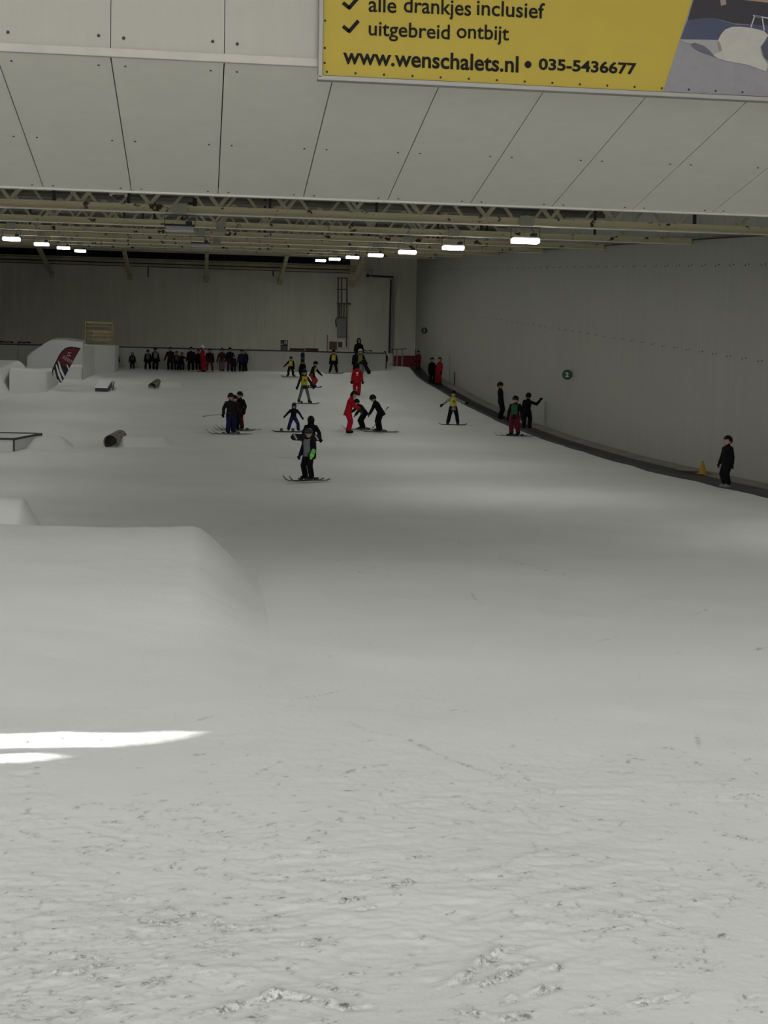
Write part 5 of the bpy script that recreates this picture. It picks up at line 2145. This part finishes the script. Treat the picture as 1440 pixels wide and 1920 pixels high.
person('sitting_rider', 'person in dark maroon jacket sitting on the snow beside the twisting rider', 594, 694, hh=1.35, rz=10, sit=True, jacket=(.04, .014, .016), pants=BL, hat=(.012, .03, .025), armL=(25, 30, 10, 40), armR=(25, 30, 10, 40))
q = PEOPLE['sitting_rider']
c0 = q['pos'] + Vector((0, -0.58, 0.14))
Mx = Matrix((Vector((1, 0, -0.03)).normalized(), Vector((0, 0.25, 1)).normalized(), Vector((0, -1, 0.25)).normalized())).transposed().to_4x4()
Mx.translation = on_y(591, 691, c0.y)
snowboard(c0, 0, 1.25, 'black snowboard on the feet of the sitting person', M=Mx, w=0.24)
Mx = Matrix((Vector((-0.01, 0.05, 1)).normalized(), Vector((1, 0, 0.01)).normalized(), Vector((0, 1, -0.05)).normalized())).transposed().to_4x4()
c0 = on_y(567.5, 678, 85.5)
Mx.translation = c0
snowboard(c0, 0, 35 * depth(c0) / F, 'dark green-blue snowboard standing upright in the snow', M=Mx @ Matrix.Rotation(math.pi, 4, 'X'), w=0.25, col=(.014, .022, .030))
person('crouched_lone', 'small dark-clad child just below the upright snowboard', 567, 708, hh=1.15, rz=0, crouch=0.45, lean=20, jacket=BL, pants=BL, hat=(.012, .012, .012))

# -- white-helmet rider, person behind, and red instructors
person('white_helmet', 'rider with white helmet, pale green trousers and a board under the arm', 675, 703, 655, rz=-5, jacket=(.012, .014, .012), pants=(.22, .27, .23), vest=(.30, .27, .07), hat=(.92, .92, .95), goggles=True, armR=(22, -8, 30, 10))
c0 = on_y(686.5, 688, PEOPLE['white_helmet']['pos'].y - 0.25)
dv = Vector((0.50, 0, -0.86)).normalized()
Mx = Matrix((dv, Vector((0, 1, 0)).cross(dv) * -1, Vector((0, 1, 0)))).transposed().to_4x4()
Mx.translation = c0
snowboard(c0, 0, 0.95, 'black snowboard carried under the arm of the white-helmeted rider', M=Mx, w=0.24)
person('navy_helper', 'person in dark navy clothes standing left of the white-helmeted rider', 667, 700, 657, rz=160, jacket=(.010, .011, .024), pants=(.010, .011, .022), hat=(.012, .012, .02), head='beanie', goggles=False)
person('behind_wall', 'dark hooded person behind the low wall above the white helmet', 0, 0, hh=1.72, pos=on_y(672, 688, 87.6), rz=10, jacket=BL, pants=BL, head='hood', hat=BL, goggles=False, bulk=1.1)
person('red_instructor_far', 'instructor in red suit seen from behind with white logo on the back', 669, 742, 682, rz=176, near=True, jacket=RED, pants=RED, hat=(.012, .012, .014), head='beanie', goggles=False, gloves=(.03, .01, .01), boots=(.05, .01, .012), armL=(16, 0, 8, 8), armR=(15, 2, 6, 10),
       logo=[(0.19, 0.225, 0.030, 0.0), (0.16, 0.185, 0.022, 0.0), (0.125, 0.14, 0.038, 0.0)], stance=0.055, hem=.03)
person('red_instructor_near', 'instructor in red suit and dark cap bending to the right over a pupil', 653, 812, hh=1.62, rz=82, near=True, jacket=RED, pants=RED, hat=(.012, .012, .012), head='beanie', goggles=False, lean=14, nod=24, armL=(6, 35, 0, 60), armR=(8, 38, 0, 62), gloves=(.012, .01, .01),
       logo=[(0.18, 0.22, 0.024, 0.0), (0.15, 0.165, 0.03, 0.0), (0.115, 0.128, 0.035, 0.0)], stance=0.07, hem=.03, face=True)
person('pattern_child', 'child in black and white patterned jacket bent forward on skis beside the red instructor', 680, 806, hh=1.30, rz=-75, near=True, lean=42, crouch=0.12, jacket=(.016, .016, .016), pants=BL, vest=(.11, .11, .11), vestmark=(.45, .45, .45), armL=(10, 45, 0, 60), armR=(10, 30, 5, 40), hat=(.012, .012, .012), lift=.04, bulk=1.15)
skis('pattern_child', 1.55, ('left ski of the child in the patterned jacket', 'right ski of the child in the patterned jacket'), ang=178)
person('pole_skier', 'skier in black bending forward to the left with a pole behind the back', 711, 810, hh=1.45, rz=-78, near=True, lean=32, jacket=BL, pants=BL, nod=14, armL=(8, 20, 0, 30), armR=(12, -25, 6, 10), hat=(.012, .012, .013), lift=.04, bulk=1.1, hem=.03)
skis('pole_skier', 1.55, ('left ski of the black-clad skier with the pole', 'right ski of the black-clad skier with the pole'), ang=176)
ya = PEOPLE['pole_skier']['pos'].y
pole(on_y(727, 764, ya + 0.2), on_y(698, 804, ya - 0.1), 'ski pole held crosswise by the bending black-clad skier')

# -- rider with arms out near the conveyor, and people on it
person('arms_out', 'snowboarder in bright yellow vest with pale sleeves, both arms held out', 849, 797, 735, rz=0, stance=0.145, near=True, jacket=(.30, .31, .31), pants=BL, vest=YV, vestmark=(.20, .14, .02), armL=(52, 8, 50, 12), armR=(62, 8, 72, 20), hat=(.012, .012, .012), lift=BOARDLIFT, bulk=0.98)
ride('arms_out', 1.2, 'dark snowboard under the rider with both arms out')


def on_belt(px, py):
    d_ = ray(px, py)
    t_ = 20.0
    while t_ < 120:
        q_2 = CAM + d_ * t_
        if q_2.z < ground(12.9, q_2.y) + 0.05:
            break
        t_ += 0.02
    return Vector((q_2.x, q_2.y, ground(12.9, q_2.y) + 0.065))


def hgt(pos_, px, top_):
    return (on_y(px, top_, pos_.y).z - pos_.z)


bp1 = on_belt(938, 786)
person('belt_adult', 'adult in black standing upright on the conveyor, seen from the side', 0, 0, pos=bp1, hh=hgt(bp1, 937, 717), rz=70, near=True, jacket=BL, pants=BL, hat=(.012, .012, .012), stance=0.06, face=True, yaw=-20, lean=-4)
bp2 = on_belt(987, 804)
person('leaning_adult', 'adult in black on the conveyor leaning one hand on the wall', 0, 0, pos=bp2, hh=hgt(bp2, 993, 737), rz=150, near=True, jacket=BL, pants=BL, hat=(.012, .012, .012), goggles=False, armL=(66, 30, 34, 150), armR=(14, 0, 6, 12), stance=.08, side=-6, hem=.02)
person('green_bib_child', 'child in black jacket with green bib and dark red trousers on skis beside the conveyor', 965, 818, 745, rz=-35, near=True, jacket=BL, pants=(.14, .014, .022), vest=(.03, .10, .055), armL=(20, 0, 8, 8), armR=(22, -5, 8, 10), hat=(.012, .012, .012), stance=.09, lift=.04, bulk=1.12)
skis('green_bib_child', 1.3, ('left ski of the child with the green bib', 'right ski of the child with the green bib'), ang=178)
o = PEOPLE['green_bib_child']
bp3 = on_belt(1362, 915)
person('belt_child', 'child in black jacket and helmet alone on the lower conveyor near the cone', 0, 0, pos=bp3, hh=hgt(bp3, 1364, 818), rz=-78, near=True, jacket=(.009, .009, .012), pants=BL, boots=(.20, .20, .20), hat=(.012, .012, .012), face=True, goggles=False, armL=(12, 8, 8, 20), armR=(10, -8, 4, 2), bulk=1.12, hem=.035, stance=.06)
bp4, bp5 = on_belt(809.5, 720), on_belt(823.5, 722)
person('belt_pair_black', 'person in black beside the red-suited person on the upper conveyor', 0, 0, pos=bp4, hh=hgt(bp4, 812, 671), rz=20, jacket=BL, pants=(.010, .011, .016), hat=(.012, .012, .012), goggles=False)
person('belt_pair_red', 'person in red suit and dark cap on the upper conveyor', 0, 0, pos=bp5, hh=hgt(bp5, 821, 670), rz=-60, jacket=(.26, .012, .018), pants=(.26, .012, .018), head='beanie', hat=(.05, .012, .012), goggles=False)
bp6 = on_belt(784, 694)
person('belt_top', 'person in dark red at the very top of the conveyor by the netting', 0, 0, pos=bp6, hh=hgt(bp6, 785, 658), rz=-40, jacket=(.10, .012, .016), pants=(.06, .012, .014), hat=(.02, .01, .01), goggles=False)
person('corner_dark', 'dark figure standing at the end of the low wall by the pipes', 0, 0, pos=Vector((11.1, 87.3, ground(11.1, 87.3))), hh=1.05, rz=-30, jacket=BL, pants=BL, head='hood', hat=BL, goggles=False, bulk=1.2)

# -- group along the low wall at upper left
BKY = 85.9


def back(key, label, px, top_, bot=691, **kw):
    y_ = kw.pop('y', BKY)
    x_ = on_y(px, bot, y_).x
    pos_ = Vector((x_, y_, ground(x_, y_)))
    person(key, label, 0, 0, pos=pos_, hh=kw.pop('hh', max(0.95, hgt(pos_, px, top_))), group='group waiting by the low wall', **kw)


GOFF = dict(goggles=False)
back('w1', 'child in dark jacket with grey chest, leftmost of the group by the low wall', 248, 661, jacket=(.012, .012, .014), vest=(.06, .06, .065), head='hood', hat=BL, bulk=1.25, **GOFF)
back('w2', 'person in grey bib, left one of the pair in grey bibs by the low wall', 277, 656, jacket=BL, vest=(.10, .105, .10), stance=.11, hat=BL, bulk=1.1)
back('w3', 'person in pale grey bib, right of the grey-bib pair by the low wall', 291, 652, jacket=BL, vest=(.20, .20, .19), stance=.07, hat=(.02, .02, .02), rz=15)
back('w4', 'person in maroon jacket and black trousers by the low wall', 319, 651, jacket=(.045, .018, .018), bulk=1.2, hat=(.03, .015, .012), armL=(26, 0, 14, 15), **GOFF)
back('w5', 'small person holding something pale beside the maroon jacket at the low wall', 331, 659, jacket=(.03, .015, .02), vest=(.07, .065, .065), hat=(.02, .012, .02), rz=15, **GOFF)
back('w6', 'dark-clad child reaching an arm to the right by the low wall', 341, 661, jacket=BL, hat=(.015, .012, .014), armR=(55, 10, 60, 15), **GOFF)
back('w7', 'person in dark plum jacket between the reaching child and the white hat', 358, 651, jacket=(.028, .014, .024), bulk=1.18, hat=(.014, .012, .014), stance=.085, **GOFF)
back('w8', 'dark figure half hidden left of the red suit with the white hat', 371.5, 656, jacket=(.016, .012, .012), hat=(.05, .014, .018), y=86.2, **GOFF)
back('w9', 'instructor in red suit and white hat by the low wall', 379.5, 649, jacket=(.33, .010, .018), pants=(.33, .010, .018), head='tall_hat', hat=(.90, .88, .85), boots=(.05, .012, .012), y=85.3, rz=70, bulk=1.1, **GOFF)
back('w10', 'snowboarder in dark brown jacket and orange-red trousers by the low wall', 393, 654, jacket=(.030, .016, .014), pants=(.20, .035, .022), stance=.13, bulk=1.2, hat=(.02, .012, .012), armR=(16, 0, 4, 12), **GOFF)
back('w11', 'person in maroon jacket and pale mauve trousers by the low wall', 416, 653, jacket=(.06, .018, .016), pants=(.15, .105, .135), stance=.05, hat=(.03, .012, .012), armL=(26, 5, 10, 10), armR=(14, 20, -10, 80), **GOFF)
back('w12', 'person in navy jacket and crimson trousers by the low wall', 431, 652, jacket=(.012, .013, .028), pants=(.13, .014, .04), bulk=1.15, hat=(.012, .012, .018), **GOFF)
back('w13', 'small dark child just right of the crimson trousers', 438, 667, jacket=(.03, .012, .016), pants=BL, hat=BL, y=85.7, **GOFF)
back('w14', 'person in blue jacket huddled beside the pale cap at the right end of the group', 453, 656, jacket=(.016, .022, .075), hat=(.014, .014, .02), bulk=1.2, **GOFF)
back('w15', 'person in dark teal jacket with pale cap at the right end of the group', 459.5, 656, jacket=(.012, .020, .034), hat=(.22, .22, .22), head='beanie', rz=-40, bulk=1.15, y=86.2, **GOFF)
back('w16', 'dark figure peeking out right behind the tall snow block', 218.5, 660, jacket=BL, hat=BL, y=86.0, **GOFF)
gpt = PEOPLE['w9']['pos']
ski(Vector((gpt.x - 0.1, gpt.y - 0.35, ground(gpt.x, gpt.y - 0.35))), math.pi, 1.6, 'ski in front of the red suit with the white hat', group='skis by the low wall')
